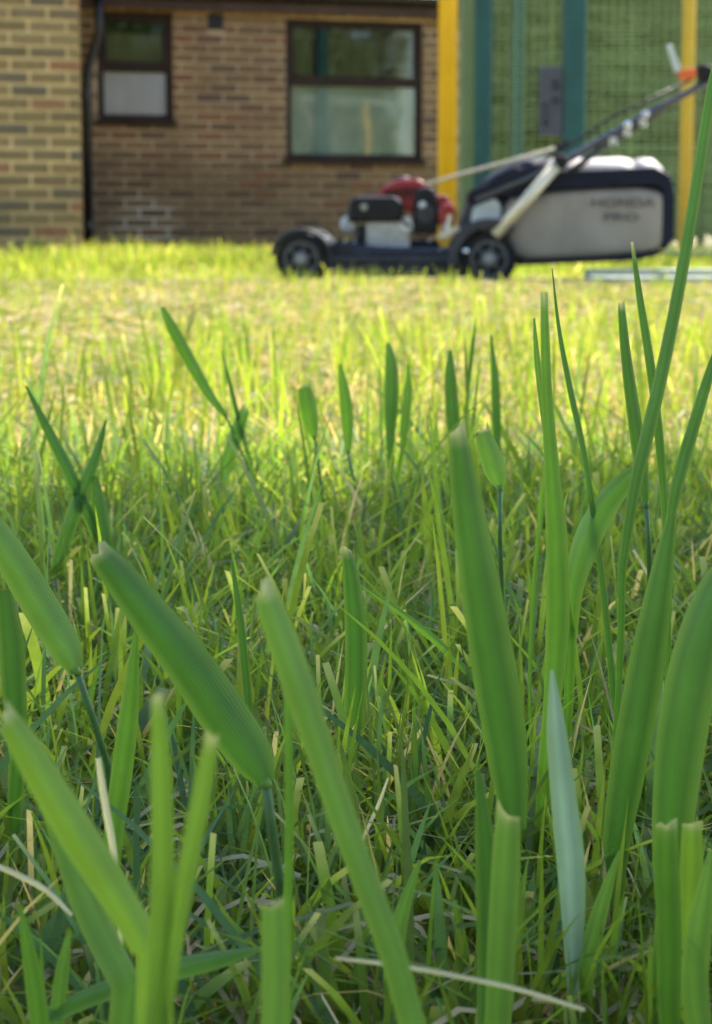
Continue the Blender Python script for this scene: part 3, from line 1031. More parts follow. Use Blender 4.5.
mpart('fuel_line', tube_bm([(mp(440, 228)[0], -0.14, mp(440, 228)[1]), (mp(430, 238)[0], -0.15, mp(430, 238)[1]), (mp(414, 236)[0], -0.15, mp(414, 236)[1]), (mp(408, 228)[0], -0.13, mp(408, 228)[1])], 0.0045, 8), M['black'])
mpart('oil_filler', tube_bm([(mp(446, 238)[0], -0.10, mp(446, 238)[1]), (mp(449, 226)[0], -0.14, mp(449, 226)[1])], [0.014, 0.012], 10), M['silver'])

# grass bag
BY0, BY1 = YN + 0.03, YF - 0.03
top_line = [(504, 212), (512, 197), (530, 192), (552, 190), (600, 187), (640, 186), (660, 189), (670, 197)]
bot_line = [(504, 240), (512, 258), (530, 262), (560, 261), (600, 259), (640, 256), (660, 252), (670, 240)]
bm = bmesh.new()
rows = []
for i_ in range(37):
    x_ = 504 + (670 - 504) * i_ / 36
    zt = mp(0, np.interp(x_, [p[0] for p in top_line], [p[1] for p in top_line]))[1]
    zb = mp(0, np.interp(x_, [p[0] for p in bot_line], [p[1] for p in bot_line]))[1]
    hw = (BY1 - BY0) / 2 * (1 - 0.10 * max(0, 1 - min(i_, 36 - i_) / 3) ** 2)
    row = []
    for k in range(40):
        a = 2 * math.pi * k / 40
        ca, sa = math.cos(a), math.sin(a)
        yy_ = math.copysign(abs(ca) ** 0.28, ca) * hw
        zz_ = (zt + zb) / 2 + math.copysign(abs(sa) ** 0.26, sa) * (zt - zb) / 2
        crease = 0.006 * math.sin(i_ * 0.42 + zz_ * 14) + 0.004 * math.sin(i_ * 0.9 - zz_ * 31 + 1) + 0.010 * math.sin(math.pi * i_ / 36)
        row.append(bm.verts.new((mp(x_, 0)[0], yy_ + math.copysign(crease * 0.5 - 0.004, ca), zz_)))
    rows.append(row)
for a_, b__ in zip(rows, rows[1:]):
    for k in range(40):
        bm.faces.new((a_[k], a_[(k + 1) % 40], b__[(k + 1) % 40], b__[k]))
bm.faces.new(rows[0]); bm.faces.new(rows[-1])
bag = mpart('grass_bag', bm, M['bag'], smooth=True)
# upper shoulder: dark trim band then sloping cloth with sunlight put into its colour
trim = mpoly([(476, 193), (500, 175), (516, 168), (560, 172), (654, 168), (670, 176), (675, 194), (668, 194), (655, 186), (640, 186), (552, 191), (510, 198)])
mpart('bag_trim', prism_bm(trim, BY0 - 0.008, BY1 + 0.008, 0.006, 2), M['bag_dark'], bag)


def shoulder(xs, name, mat):
    """Cloth sloping from the trim up to the ridge of the bag."""
    bm = bmesh.new()
    rows = []
    for (px, py0, py1) in xs:
        p, q = mp(px, py0), mp(px, py1)
        rr = []
        for k in range(7):
            t = k / 6
            y = BY0 - 0.003 + 0.13 * t ** 1.6
            z = p[1] + (q[1] - p[1]) * (1 - (1 - t) ** 2) + 0.002 * math.sin(px * 0.7 + k)
            rr.append(bm.verts.new((p[0], y, z)))
        for k in range(7):
            t = 1 - k / 6
            y = BY1 + 0.003 - 0.13 * t ** 1.6
            z = p[1] + (q[1] - p[1]) * (1 - (1 - t) ** 2)
            rr.append(bm.verts.new((p[0], y, z)))
        rows.append(rr)
    for a, b in zip(rows, rows[1:]):
        for k in range(13):
            bm.faces.new((a[k], a[k + 1], b[k + 1], b[k]))
    bm.faces.new(rows[0]); bm.faces.new(rows[-1])
    return mpart(name, bm, mat, bag, True)


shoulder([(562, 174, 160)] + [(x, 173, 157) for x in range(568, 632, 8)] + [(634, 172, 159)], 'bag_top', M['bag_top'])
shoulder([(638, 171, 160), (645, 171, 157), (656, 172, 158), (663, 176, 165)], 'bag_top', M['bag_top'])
shoulder([(484, 190, 182), (496, 180, 172), (512, 171, 163), (530, 169, 157), (550, 173, 156), (561, 174, 158)], 'bag_lid', M['bag_dark'])
mpart('bag_back', prism_bm(mpoly([(663, 190), (670, 188), (675, 196), (675, 238), (667, 250), (663, 248)]), BY0 - 0.004, BY1 + 0.004, 0.004, 2), M['bag_dark'], bag)
mpart('bag_base', prism_bm(mpoly([(508, 266), (508, 260), (600, 257), (664, 250), (667, 253), (640, 260)]), BY0 - 0.003, BY1 + 0.003, 0.004, 1), M['bag_dark'], bag)


def lettering(txt, px, py, wpx, hpx, name):
    cu = bpy.data.curves.new('lettering', 'FONT')
    cu.body = txt
    cu.align_x = 'CENTER'; cu.align_y = 'CENTER'
    cu.extrude = 0.001
    cu.offset = 0.004
    t = bpy.data.objects.new('t', cu)
    COL.objects.link(t)
    bpy.context.view_layer.update()
    me = bpy.data.meshes.new_from_object(t)
    bpy.data.objects.remove(t)
    co = np.empty(len(me.vertices) * 3); me.vertices.foreach_get('co', co); co = co.reshape(-1, 3)
    lo, hi = co.min(0), co.max(0)
    co[:, 0] = (co[:, 0] - (lo[0] + hi[0]) / 2) / (hi[0] - lo[0]) * wpx / MS
    co[:, 1] = (co[:, 1] - (lo[1] + hi[1]) / 2) / (hi[1] - lo[1]) * hpx / MS
    c = mp(px, py)
    out = np.stack([co[:, 0] + c[0], np.full(len(co), BY0 - 0.0125) - (co[:, 2] > 0) * 0.001, co[:, 1] + c[1]], 1)
    me.vertices.foreach_set('co', out.reshape(-1)); me.update()
    me.materials.clear()
    return link(name, me, M['print'], bag)


lettering('HONDA', 624, 203, 62, 8.5, 'lettering')
lettering('PRO', 622, 217.5, 34, 8, 'lettering')

# handle
for (yh, nm) in ((YN + 0.02, 1), (YF - 0.02, 2)):
    a, b, c3, d = mp(478, 201), mp(560, 166), mp(640, 120), mp(742, 65)
    h = mpart('handle_tube', tube_bm([(a[0], yh, a[1]), (b[0], yh, b[1]), (c3[0], yh, c3[1]), (d[0], yh, d[1])], 0.0125, 12), M['tube'], smooth=True)
    e, f = mp(497, 236), mp(558, 165)
    mpart('brace', tube_bm([(e[0], yh - 0.03 * (1 if nm == 1 else -1), e[1]), (f[0], yh - 0.03 * (1 if nm == 1 else -1), f[1])], 0.021, 10), M['alloy'], smooth=True)
    s = -1 if nm == 1 else 1
    mpart('sleeve', tube_bm([(mp(600, 143)[0], yh, mp(600, 143)[1]), (mp(660, 109)[0], yh, mp(660, 109)[1])], 0.0155, 12), M['tube'], h)
    for (bx, by) in ((626, 127), (643, 117)):
        q = mp(bx, by)
        mpart('bolt', lathe_bm([(0.012, yh + s * 0.018), (0.012, yh + s * 0.028), (0.006, yh + s * 0.033)], (q[0], 0, q[1]), 'Y', 12), M['bolt'], h)
    q = mp(561, 163)
    mpart('handle_knob', lathe_bm([(0.024, yh + s * 0.018), (0.026, yh + s * 0.022), (0.026, yh + s * 0.045), (0.018, yh + s * 0.055)], (q[0], 0, q[1]), 'Y', 14), M['black'], h)
a = mp(742, 65)
mpart('handle_bar', tube_bm([(a[0], YN + 0.02, a[1]), (a[0] + 0.03, YN + 0.05, a[1] + 0.02), (a[0] + 0.03, YF - 0.05, a[1] + 0.02), (a[0], YF - 0.02, a[1])], 0.016, 12), M['tube'], smooth=True)
mpart('control_cable', tube_bm([(mp(470, 197)[0], YN + 0.0, mp(470, 197)[1]), (mp(540, 170)[0], YN - 0.01, mp(540, 166)[1]), (mp(610, 118)[0], YN - 0.0, mp(610, 120)[1]), (mp(690, 76)[0], YN + 0.03, mp(690, 82)[1])], 0.005, 8), M['black'], smooth=True)
for k, (dy, rr) in enumerate(((7, 0.005), (11, 0.0065))):
    cab = mpart('control_cable', tube_bm([(mp(566, 0)[0], YN + 0.03, mp(0, 168 + dy)[1]), (mp(600, 0)[0], YN + 0.02, mp(0, 141 + dy)[1]), (mp(640, 0)[0], YN + 0.02, mp(0, 117 + dy)[1]), (mp(690, 0)[0], YN + 0.03, mp(0, 86 + dy * 0.6)[1]), (mp(728, 0)[0], YN + 0.04, mp(0, 70)[1])], rr, 8), M['tube'], smooth=True)
    for (bx, by) in ((612, 134), (626, 125), (641, 116)):
        q = mp(bx, by + dy)
        mpart('cable_clip', box_bm(q[0] - 0.012, q[0] + 0.012, YN - 0.002, YN + 0.012, q[1] - 0.007, q[1] + 0.007, bevel=0.002), M['bolt'] if k else M['silver'], cab)
mpart('throttle_lever', prism_bm(mpoly([(675, 75), (688, 72), (692, 75), (691, 81), (681, 84), (676, 82)]), YN - 0.01, YN + 0.03, 0.004, 2), M['orange'])
mpart('control_housing', prism_bm(mpoly([(692, 70), (700, 68), (714, 75), (712, 83), (696, 84)]), YN - 0.006, YN + 0.05, 0.006, 2), M['black'])
mpart('blade_lever', prism_bm(mpoly([(663, 50), (667, 49), (677, 72), (675, 77), (671, 76)]), YN + 0.0, YN + 0.02, 0.003, 1), M['white_lever'])
q = [mp(428, 184), mp(460, 175), mp(510, 162), mp(562, 148)]
mpart('pull_cord', tube_bm([(p[0], -0.12 - 0.02 * i, p[1]) for i, p in enumerate(q)], 0.006, 8), M['cord'], smooth=True)
q = mp(564, 147)
mpart('pull_grip', tube_bm([(q[0] - 0.02, -0.18, q[1] - 0.012), (q[0] + 0.02, -0.18, q[1] + 0.012)], 0.014, 10), M['black'])

# ------------------------------------------------------------------ pale edging lying in the grass, right of the mower wheel
edge = empty('concrete_edging', (at(660, 283, 4.85).x, 4.85, 0))
for (y0_, z1_, x0_) in ((0.0, 0.035, 594), (0.2, 0.055, 590)):
    a = at(x0_, 270, 4.85 + y0_).x - edge.location.x
    bm = box_bm(a, a + 1.1, y0_, y0_ + 0.13, -0.03, z1_, bevel=0.006, seg=2)
    link('kerb_strip', bm_mesh('kerb_strip', bm), M['concrete'], edge)
tag(edge, 'pale concrete edging strips sunk in grass below the grass bag', 'edging')


# ------------------------------------------------------------------ grass
def blades_mesh(name, root, h, w, lean, leandir, yaw, tint, K=4, cut=0.35, droop=1.0):
    """Many grass blades as one mesh. lean = horizontal reach / height."""
    n = len(root)
    t = np.linspace(0, 1, K + 1)
    T = t[None, :]
    ld = np.stack([np.cos(leandir), np.sin(leandir)], 1)
    bend = (0.35 * T + 0.65 * T ** 2) * (lean * h)[:, None]
    z = h[:, None] * (T - droop * 0.18 * np.minimum(lean, 1.6)[:, None] * T ** 2.2)
    c = np.empty((n, K + 1, 3))
    c[:, :, 0] = root[:, 0, None] + bend * ld[:, 0, None]
    c[:, :, 1] = root[:, 1, None] + bend * ld[:, 1, None]
    c[:, :, 2] = z - 0.004
    pw = 0.55 + 0.45 * np.sin(np.clip(T * 1.5 + 0.25, 0, math.pi / 2) * 1.0)
    tip = (RNG.uniform(0, 1, n) < cut)[:, None]
    fall = np.where(tip, 1 - 0.25 * T ** 3, np.sqrt(np.clip(1 - T ** 2.2, 0.0, 1)) * (1 - 0.25 * T) + 0.03)
    hw = (w[:, None] * 0.5) * pw * fall
    side = np.stack([np.cos(yaw), np.sin(yaw), np.zeros(n)], 1)
    twist = RNG.normal(0, 0.5, n)
    v = np.empty((n, K + 1, 2, 3))
    for j in range(K + 1):
        a = yaw + twist * t[j]
        s = np.stack([np.cos(a), np.sin(a), np.zeros(n)], 1) * hw[:, j, None]
        v[:, j, 0] = c[:, j] - s
        v[:, j, 1] = c[:, j] + s
    nv = (K + 1) * 2
    q = []
    for j in range(K):
        q.append([2 * j, 2 * j + 1, 2 * j + 3, 2 * j + 2])
    q = np.array(q)
    faces = (np.arange(n)[:, None, None] * nv + q[None]).reshape(-1)
    me = bpy.data.meshes.new(name)
    me.vertices.add(n * nv); me.vertices.foreach_set('co', v.reshape(-1))
    me.loops.add(n * K * 4); me.loops.foreach_set('vertex_index', faces.astype(np.int32))
    me.polygons.add(n * K); me.polygons.foreach_set('loop_start', np.arange(0, n * K * 4, 4, dtype=np.int32))
    me.update(calc_edges=True)
    me.polygons.foreach_set('use_smooth', np.ones(n * K, dtype=bool))
    a = me.attributes.new('tint', 'FLOAT_COLOR', 'POINT')
    g_ = tint[:, None, None, :] * np.ones((1, K + 1, 2, 1))
    base = (1 - T) ** 3                                    # pale sheath at the foot of a blade
    straw = np.array([0.20, 0.21, 0.08])
    g_ = g_ * (1 - 0.45 * base[:, :, None, None]) + straw * 0.45 * base[:, :, None, None]
    tipc = np.where(tip, T ** 10, 0)[:, :, None, None]
    g_ = g_ * (1 - 0.5 * tipc) + np.array([0.38, 0.35, 0.2]) * 0.5 * tipc
    g_ = np.concatenate([g_, np.ones((n, K + 1, 2, 1))], 3)
    a.data.foreach_set('color', g_.astype(np.float32).reshape(-1))
    return me


def vnoise(x, y, s, seed):
    r = np.random.default_rng(seed)
    out = np.zeros_like(x)
    for k in range(6):
        a = r.uniform(0, 2 * math.pi); f = s * r.uniform(0.6, 1.8); p = r.uniform(0, 7)
        out += np.sin((x * math.cos(a) + y * math.sin(a)) * f + p)
    return out / 6 * 1.6


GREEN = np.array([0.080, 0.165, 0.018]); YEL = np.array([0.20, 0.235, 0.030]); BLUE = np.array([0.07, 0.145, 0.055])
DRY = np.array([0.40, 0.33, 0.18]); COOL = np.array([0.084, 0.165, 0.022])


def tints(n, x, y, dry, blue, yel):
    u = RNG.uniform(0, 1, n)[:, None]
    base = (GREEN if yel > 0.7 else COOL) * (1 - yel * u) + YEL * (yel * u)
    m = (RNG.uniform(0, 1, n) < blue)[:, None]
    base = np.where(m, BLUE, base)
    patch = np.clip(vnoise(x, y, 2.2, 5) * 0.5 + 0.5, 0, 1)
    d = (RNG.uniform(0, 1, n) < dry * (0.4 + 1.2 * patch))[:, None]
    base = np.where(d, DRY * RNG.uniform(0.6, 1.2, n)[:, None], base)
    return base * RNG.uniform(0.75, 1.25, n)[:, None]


def scatter(n, y0, y1, margin):
    """Roots spread over the wedge of lawn the camera looks along, plus a margin each side."""
    out = np.empty((0, 2))
    while len(out) < n:
        y = RNG.uniform(y0, y1, n * 2)
        xm = 0.25 * y + margin
        x = RNG.uniform(-1, 1, n * 2) * (0.25 * y1 + margin)
        k = np.abs(x) < xm
        out = np.concatenate([out, np.stack([x[k], y[k]], 1)])
    return out[:n]


def clump(roots, frac, spread):
    n = len(roots)
    k = RNG.uniform(0, 1, n) < frac
    src = roots[RNG.integers(0, max(1, n // 14), n)]
    roots[k] = src[k] + RNG.normal(0, spread, (k.sum(), 2))
    return roots


def lawn(name, n, y0, y1, margin, hmean, hsd, w, wsd, K, dry, blue, yel, lean, cutp, label, clumpf=0.3, hmod=None, spread=0.02):
    r = clump(scatter(n, y0, y1, margin), clumpf, spread)
    r = r[(r[:, 1] > y0 - 0.02)]
    n = len(r)
    x, y = r[:, 0], r[:, 1]
    h = np.clip(RNG.normal(hmean, hsd, n), hmean * 0.3, hmean * 2.4) * (1 + 0.25 * vnoise(x, y, 3.0, 9))
    if hmod is not None:
        h = h * hmod(x, y)
    wd = np.clip(RNG.normal(w, wsd, n), w * 0.4, w * 2.2)
    le = np.abs(RNG.normal(0, lean, n)) + 0.05
    ok = np.ones(n, bool)
    # nothing grows inside the building, under the wheels or on the edging
    ok &= ~((np.abs(y - 4.95) < 0.17) & (x > 0.73) & (x < 2.0))
    fac = 12.25 + x * math.tan(TH)
    ok &= ~((y > fac - 0.02) & (x < 1.0))
    ok &= ~((y > 9.45 + x * math.tan(TH)) & (x < -1.70 - (y - 9.1) * math.tan(TH)))
    ok &= ~((x > -0.25) & (x < 0.95) & (y > 5.24) & (y < 5.76))
    r, h, wd, le, x, y = r[ok], h[ok], wd[ok], le[ok], x[ok], y[ok]
    n = len(r)
    me = blades_mesh(name, r, h, wd, le, RNG.uniform(0, 2 * math.pi, n), RNG.normal(0, 0.75, n), tints(n, x, y, dry, blue, yel), K, cutp)
    o = link(name, me, M['grass'])
    tag(o, label, 'grass', None, 'stuff')
    return o


# near turf, in focus: thin leaves, thatch and broken tips
lawn('grass', 27000, 0.27, 0.95, 0.16, 0.036, 0.015, 0.0018, 0.0006, 5, 0.03, 0.25, 0.5, 0.75, 0.15, 'short tangled green turf close to the camera', 0.45, spread=0.010)
lawn('grass', 2000, 0.28, 0.85, 0.14, 0.046, 0.016, 0.0028, 0.0009, 6, 0.01, 0.25, 0.5, 0.6, 0.08, 'broader green leaves curving through the near turf', 0.4, spread=0.010)
lawn('grass', 900, 0.27, 0.8, 0.14, 0.040, 0.012, 0.0044, 0.0012, 6, 0.02, 0.25, 0.6, 0.95, 0.3, 'broad bent leaves lying over the near turf', 0.3, spread=0.012)
lawn('grass', 420, 0.40, 1.0, 0.16, 0.075, 0.022, 0.0030, 0.0009, 6, 0.0, 0.25, 0.5, 0.40, 0.2, 'taller green leaves rising from the near turf', 0.3, spread=0.012)
# sunlit field
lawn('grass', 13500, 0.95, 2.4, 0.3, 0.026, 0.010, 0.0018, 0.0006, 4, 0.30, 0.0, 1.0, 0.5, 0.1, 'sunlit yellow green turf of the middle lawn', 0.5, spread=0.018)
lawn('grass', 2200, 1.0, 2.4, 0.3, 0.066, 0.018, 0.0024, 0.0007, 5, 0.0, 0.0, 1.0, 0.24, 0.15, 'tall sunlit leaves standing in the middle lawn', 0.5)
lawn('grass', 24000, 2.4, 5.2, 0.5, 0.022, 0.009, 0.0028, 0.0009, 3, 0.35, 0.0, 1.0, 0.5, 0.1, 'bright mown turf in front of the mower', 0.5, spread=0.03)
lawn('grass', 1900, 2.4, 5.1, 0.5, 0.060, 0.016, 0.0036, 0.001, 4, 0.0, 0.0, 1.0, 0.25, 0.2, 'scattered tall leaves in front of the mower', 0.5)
lawn('grass', 40000, 5.2, 13.0, 0.8, 0.075, 0.025, 0.006, 0.002, 3, 0.06, 0.0, 1.0, 0.4, 0.2, 'long uncut grass along the foot of the building', 0.3, spread=0.05,
     hmod=lambda x, y: np.where(y < 6.0, 0.45, np.where((y > 6.5), 1.2, 0.9)) * np.where((x > 0) & (y > 6.0), 0.75, 1.0))


# thatch: dry clippings lying on the soil
def thatch(n, y0, y1, margin, ln, w, label):
    r = scatter(n, y0, y1, margin)
    K = 3
    a = RNG.uniform(0, 2 * math.pi, n); L = RNG.uniform(0.4, 1.4, n) * ln
    bend = RNG.normal(0, 0.35, n)
    v = np.empty((n, K + 1, 2, 3))
    z0 = RNG.uniform(0.002, 0.018, n); z1 = RNG.uniform(0.002, 0.022, n)
    for j in range(K + 1):
        t = j / K
        aa = a + bend * (t - 0.5)
        cx = r[:, 0] + np.cos(aa) * L * (t - 0.5); cy = r[:, 1] + np.sin(aa) * L * (t - 0.5)
        cz = z0 * (1 - t) + z1 * t + 0.006 * math.sin(math.pi * t)
        for s in (0, 1):
            g_ = (s - 0.5) * w
            v[:, j, s, 0] = cx - np.sin(aa) * g_; v[:, j, s, 1] = cy + np.cos(aa) * g_; v[:, j, s, 2] = cz + (s - 0.5) * w * 0.8
    nv = (K + 1) * 2
    q = np.array([[2 * j, 2 * j + 1, 2 * j + 3, 2 * j + 2] for j in range(K)])
    faces = (np.arange(n)[:, None, None] * nv + q[None]).reshape(-1)
    me = bpy.data.meshes.new('thatch')
    me.vertices.add(n * nv); me.vertices.foreach_set('co', v.reshape(-1))
    me.loops.add(n * K * 4); me.loops.foreach_set('vertex_index', faces.astype(np.int32))
    me.polygons.add(n * K); me.polygons.foreach_set('loop_start', np.arange(0, n * K * 4, 4, dtype=np.int32))
    me.update(calc_edges=True)
    at_ = me.attributes.new('tint', 'FLOAT_COLOR', 'POINT')
    u = RNG.uniform(0, 1, n)[:, None]
    c = np.array([0.30, 0.24, 0.12]) * (1 - u) + np.array([0.55, 0.47, 0.28]) * u
    gm = (RNG.uniform(0, 1, n) < 0.4)[:, None]
    c = np.where(gm, np.array([0.12, 0.17, 0.04]), c)
    c = np.concatenate([c, np.ones((n, 1))], 1)
    at_.data.foreach_set('color', np.repeat(c, nv, 0).astype(np.float32).reshape(-1))
    o = link('thatch', me, M['thatch'])
    tag(o, label, 'thatch', None, 'stuff')


thatch(6500, 0.27, 1.1, 0.16, 0.032, 0.0009, 'dry straw and clippings between the near grass')
thatch(9000, 0.85, 1.9, 0.3, 0.035, 0.0016, 'tan dry clippings where the shade ends')
thatch(26000, 1.9, 5.2, 0.4, 0.045, 0.0022, 'pale dry clippings on the sunlit lawn')


# ------------------------------------------------------------------ large grass leaves near the lens, each a thing of its own
def crom(P, n):
    P = [np.array(p, float) for p in P]
    P = [2 * P[0] - P[1]] + P + [2 * P[-1] - P[-2]]
    out = []
    segs = len(P) - 3
    for i in range(n + 1):
        u = i / n * segs
        k = min(int(u), segs - 1); t = u - k
        a, b, c, d = P[k:k + 4]
        out.append(0.5 * ((2 * b) + (c - a) * t + (2 * a - 5 * b + 4 * c - d) * t * t + (3 * b - a - 3 * c + d) * t ** 3))
    return out


TINT = {'g': (0.080, 0.190, 0.022), 'd': (0.045, 0.125, 0.020), 'y': (0.13, 0.24, 0.028), 'b': (0.17, 0.27, 0.25), 'p': (0.090, 0.192, 0.034), 's': (0.52, 0.48, 0.36)}


def leaf_mesh(pts3, widths, tint, cut, fold, turn):
    """Leaf ribbon with a folded midrib; pts3 from base to tip."""
    n = len(pts3)
    bm = bmesh.new()
    lay_ = bm.loops.layers.uv.new('UVMap')
    rows = []
    view = None
    for i, p in enumerate(pts3):
        p = Vector(p)
        t = (Vector(pts3[min(i + 1, n - 1)]) - Vector(pts3[max(i - 1, 0)])).normalized()
        view = (p - CAMP).normalized()
        sd = t.cross(view).normalized()
        ang = turn + 0.25 * math.sin(i / n * 3.0 + turn * 5)
        nr = sd.cross(t).normalized()
        sd2 = sd * math.cos(ang) + nr * math.sin(ang)
        nr2 = nr * math.cos(ang) - sd * math.sin(ang)
        w = widths[i] * 0.5 / max(0.5, math.cos(ang))
        row = []
        for k in range(5):
            u = (k - 2) / 2
            wob = 0.03 * math.sin(i * 0.8 + k * 2.1) * w
            row.append(bm.verts.new(p + sd2 * (u * w) + nr2 * (fold * w * (abs(u) - 0.5) + wob)))
        rows.append(row)
    if cut:
        t = (Vector(pts3[-1]) - Vector(pts3[-2])).normalized()
        slant = random.uniform(-0.4, 0.4)
        for k, v in enumerate(rows[-1]):
            v.co += t * widths[-1] * (random.uniform(-0.22, 0.22) + slant * (k - 2) / 2)
    for i in range(n - 1):
        for k in range(4):
            f = bm.faces.new((rows[i][k], rows[i][k + 1], rows[i + 1][k + 1], rows[i + 1][k]))
            f.smooth = True
            for lp, (uu, vv) in zip(f.loops, ((k, i), (k + 1, i), (k + 1, i + 1), (k, i + 1))):
                lp[lay_].uv = (uu / 4, vv / 8)
    me = bpy.data.meshes.new('leaf')
    bm.to_mesh(me); bm.free()
    a = me.attributes.new('tint', 'FLOAT_COLOR', 'POINT')
    col = np.ones((n * 5, 4), np.float32)
    tc = np.array(TINT[tint])
    for i in range(n):
        u = i / (n - 1)
        c = tc * (1.0 + 0.04 * math.sin(i * 0.5 + tc[1] * 90))
        if cut and u > 0.95:
            q = (u - 0.95) / 0.05
            c = c * (1 - q * 0.75) + np.array([0.42, 0.40, 0.25]) * q * 0.75
        for k in range(5):
            e = 0.38 if k in (0, 4) else 0.0
            cc = c * (1 - e) + np.array([0.19, 0.30, 0.055]) * e
            if k == 2: cc = cc * 1.3
            col[i * 5 + k, :3] = cc
    a.data.foreach_set('color', col.reshape(-1))
    return me


def stem_mesh(pts, r0, r1, tint):
    bm = tube_bm(pts, [r0 + (r1 - r0) * i / (len(pts) - 1) for i in range(len(pts))], 8)
    me = bm_mesh('stem', bm)
    a = me.attributes.new('tint', 'FLOAT_COLOR', 'POINT')
    nvt = len(me.vertices)
    col = np.ones((nvt, 4), np.float32); col[:, :3] = np.array({'d': (0.085, 0.17, 0.045)}.get(tint, TINT[tint]))
    a.data.foreach_set('color', col.reshape(-1))
    return me


def hero(pts, D, label, tint='g', cut=False, fold=0.55, stem=None, turn=0.0, lean=0.0, D2=None, flat=False):
    """pts: (px, py, width px) from TIP to BASE at distance D; stem: further pixels down to where it is lost in the turf."""
    D2 = D if D2 is None else D2
    n = max(10, 4 * len(pts))
    cr = crom(pts, n)[::-1]                       # base first
    p3, ws = [], []
    for i, q in enumerate(cr):
        u = i / n
        d = D2 + (D - D2) * u
        p3.append(at(q[0], q[1], d)); ws.append(max(q[2], 0.6) * d / F)
    base = p3[0].copy()
    if stem:
        sp = [base] + [at(x, y, D2 + 0.01 * k) for k, (x, y) in enumerate(stem)]
    else:
        sp = [base]
    last = sp[-1]
    prev = sp[-2] if len(sp) > 1 else p3[2]
    dirx = (last.x - prev.x) / max(0.02, abs(last.z - prev.z))
    dirx = max(-0.5, min(0.5, dirx))
    z = max(last.z, 0.0)
    foot = Vector((last.x + dirx * z * 0.6, last.y + 0.02 * z / 0.1, -0.003))
    root = empty('grass_blade', foot)
    if not stem and not flat and last.z > 0.004:
        k_ = 7
        side_ = Vector((random.uniform(-1, 1) * 0.004, 0, 0))
        ext = [foot.lerp(base, q / k_) + side_ * math.sin(math.pi * q / k_) for q in range(k_)]
        ew = [ws[0] * (0.55 + 0.45 * q / k_) for q in range(k_)]
        p3 = ext + p3; ws = ew + ws
    me = leaf_mesh(p3, ws, tint, cut, fold, turn)
    o = link('leaf', me, M['blade'], root); o.location = -foot
    if stem and not flat and last.z > 0.004:
        w0 = ws[0] * 0.5
        r0 = min(0.0014, max(0.0006, w0 * 0.5))
        mid = (last + foot) / 2 + Vector((dirx * 0.004, 0, 0))
        sm = stem_mesh([p3[min(1, n)] if not stem else base] + sp[1:] + [mid, foot], r0, r0 * 1.25, 'd' if tint != 's' else 's')
        s = link('stem', sm, M['stem'], root, True); s.location = -foot
        if stem:
            t_ = (p3[1] - p3[0]).normalized()
            cm = stem_mesh([base - t_ * 0.0008, base, base + t_ * 0.0010], r0 * 1.12, r0 * 1.3, 'y')
            c_ = link('collar', cm, M['stem'], s, True)
    tag(root, label, 'grass blade', 'large grass blades standing close to the camera')
    return root


H = hero
# left side
H([(97, 551, 24), (118, 576, 34), (150, 618, 42), (190, 670, 48), (225, 722, 50), (250, 758, 44), (266, 784, 20)], 0.280, 'widest left blade, round tipped, leaning from upper left down to its dark stem', 'd', stem=[(272, 830), (280, 885)], turn=0.15, cut=True)
H([(-45, 482, 10), (-15, 520, 26), (15, 566, 34), (45, 616, 36), (66, 650, 32), (77, 672, 14)], 0.338, 'broad blade entering from the left edge, ending above a thin slanting stem', 'p', stem=[(92, 715), (108, 765)])
H([(26, 386, 2), (45, 425, 9), (65, 465, 12), (85, 508, 12), (102, 548, 8)], 0.600, 'dark pointed blade at left slanting down to the right, crossed by another', 'd')
H([(106, 420, 2), (95, 458, 10), (78, 500, 15), (62, 548, 15), (52, 592, 12)], 0.600, 'dark pointed blade at left slanting down to the left, crossing its neighbour', 'd')
H([(95, 476, 6), (98, 505, 15), (104, 540, 16), (110, 575, 12)], 0.600, 'short broad blade behind the crossed pair at left', 'd')
H([(4, 590, 16), (10, 640, 26), (14, 700, 24), (18, 760, 18)], 0.345, 'upright dark blade hugging the left edge under the slanting broad blade', 'd')
H([(136, 632, 5), (130, 700, 18), (122, 765, 22), (112, 840, 20), (106, 930, 16)], 0.312, 'upright light blade left of the widest blade, lower half in turf', 'g', turn=0.3)
H([(162, 307, 4), (172, 328, 11), (190, 362, 12), (210, 396, 9), (226, 416, 5)], 0.760, 'round ended blade on a long slanting stem, highest at left of the lawn', 'g', stem=[(246, 462), (268, 518)])
H([(246, 407, 8), (238, 428, 14), (228, 458, 14), (216, 500, 8)], 0.760, 'blunt bright blade crossing the stem of the highest left blade', 'g', cut=True)
H([(222, 352, 1), (230, 385, 4), (240, 425, 5), (252, 470, 4)], 0.760, 'needle thin blade beside the blunt bright blade', 'd')
H([(304, 385, 12), (306, 400, 17), (310, 420, 17), (315, 438, 6)], 0.760, 'short paddle shaped blade on a thin straight stem in mid lawn', 'g', cut=True, stem=[(319, 470), (323, 505)])
H([(340, 364, 3), (344, 392, 11), (347, 420, 13), (348, 452, 6)], 0.760, 'spear shaped blade right of the paddle shaped one', 'g', stem=[(356, 490), (366, 528)])
H([(388, 343, 4), (391, 368, 13), (391, 405, 14), (390, 440, 9), (391, 470, 6)], 0.760, 'tall spear blade in mid lawn with a narrower blade at its right', 'd', stem=[(397, 510), (404, 555)])
H([(408, 364, 2), (408, 390, 8), (405, 420, 9), (402, 450, 5)], 0.760, 'narrow blade touching the right of the tall mid lawn spear', 'g')
H([(346, 548, 9), (351, 580, 17), (355, 630, 22), (355, 690, 23), (352, 745, 20)], 0.414, 'blue green upright blade standing alone at the centre', 'd', cut=True)
H([(262, 586, 22), (278, 630, 30), (300, 690, 33), (325, 765, 30), (358, 860, 28), (392, 950, 28), (415, 1030, 28)], 0.21, 'blurred light blade slanting from centre left to the bottom edge', 'p', cut=True, turn=-0.2)
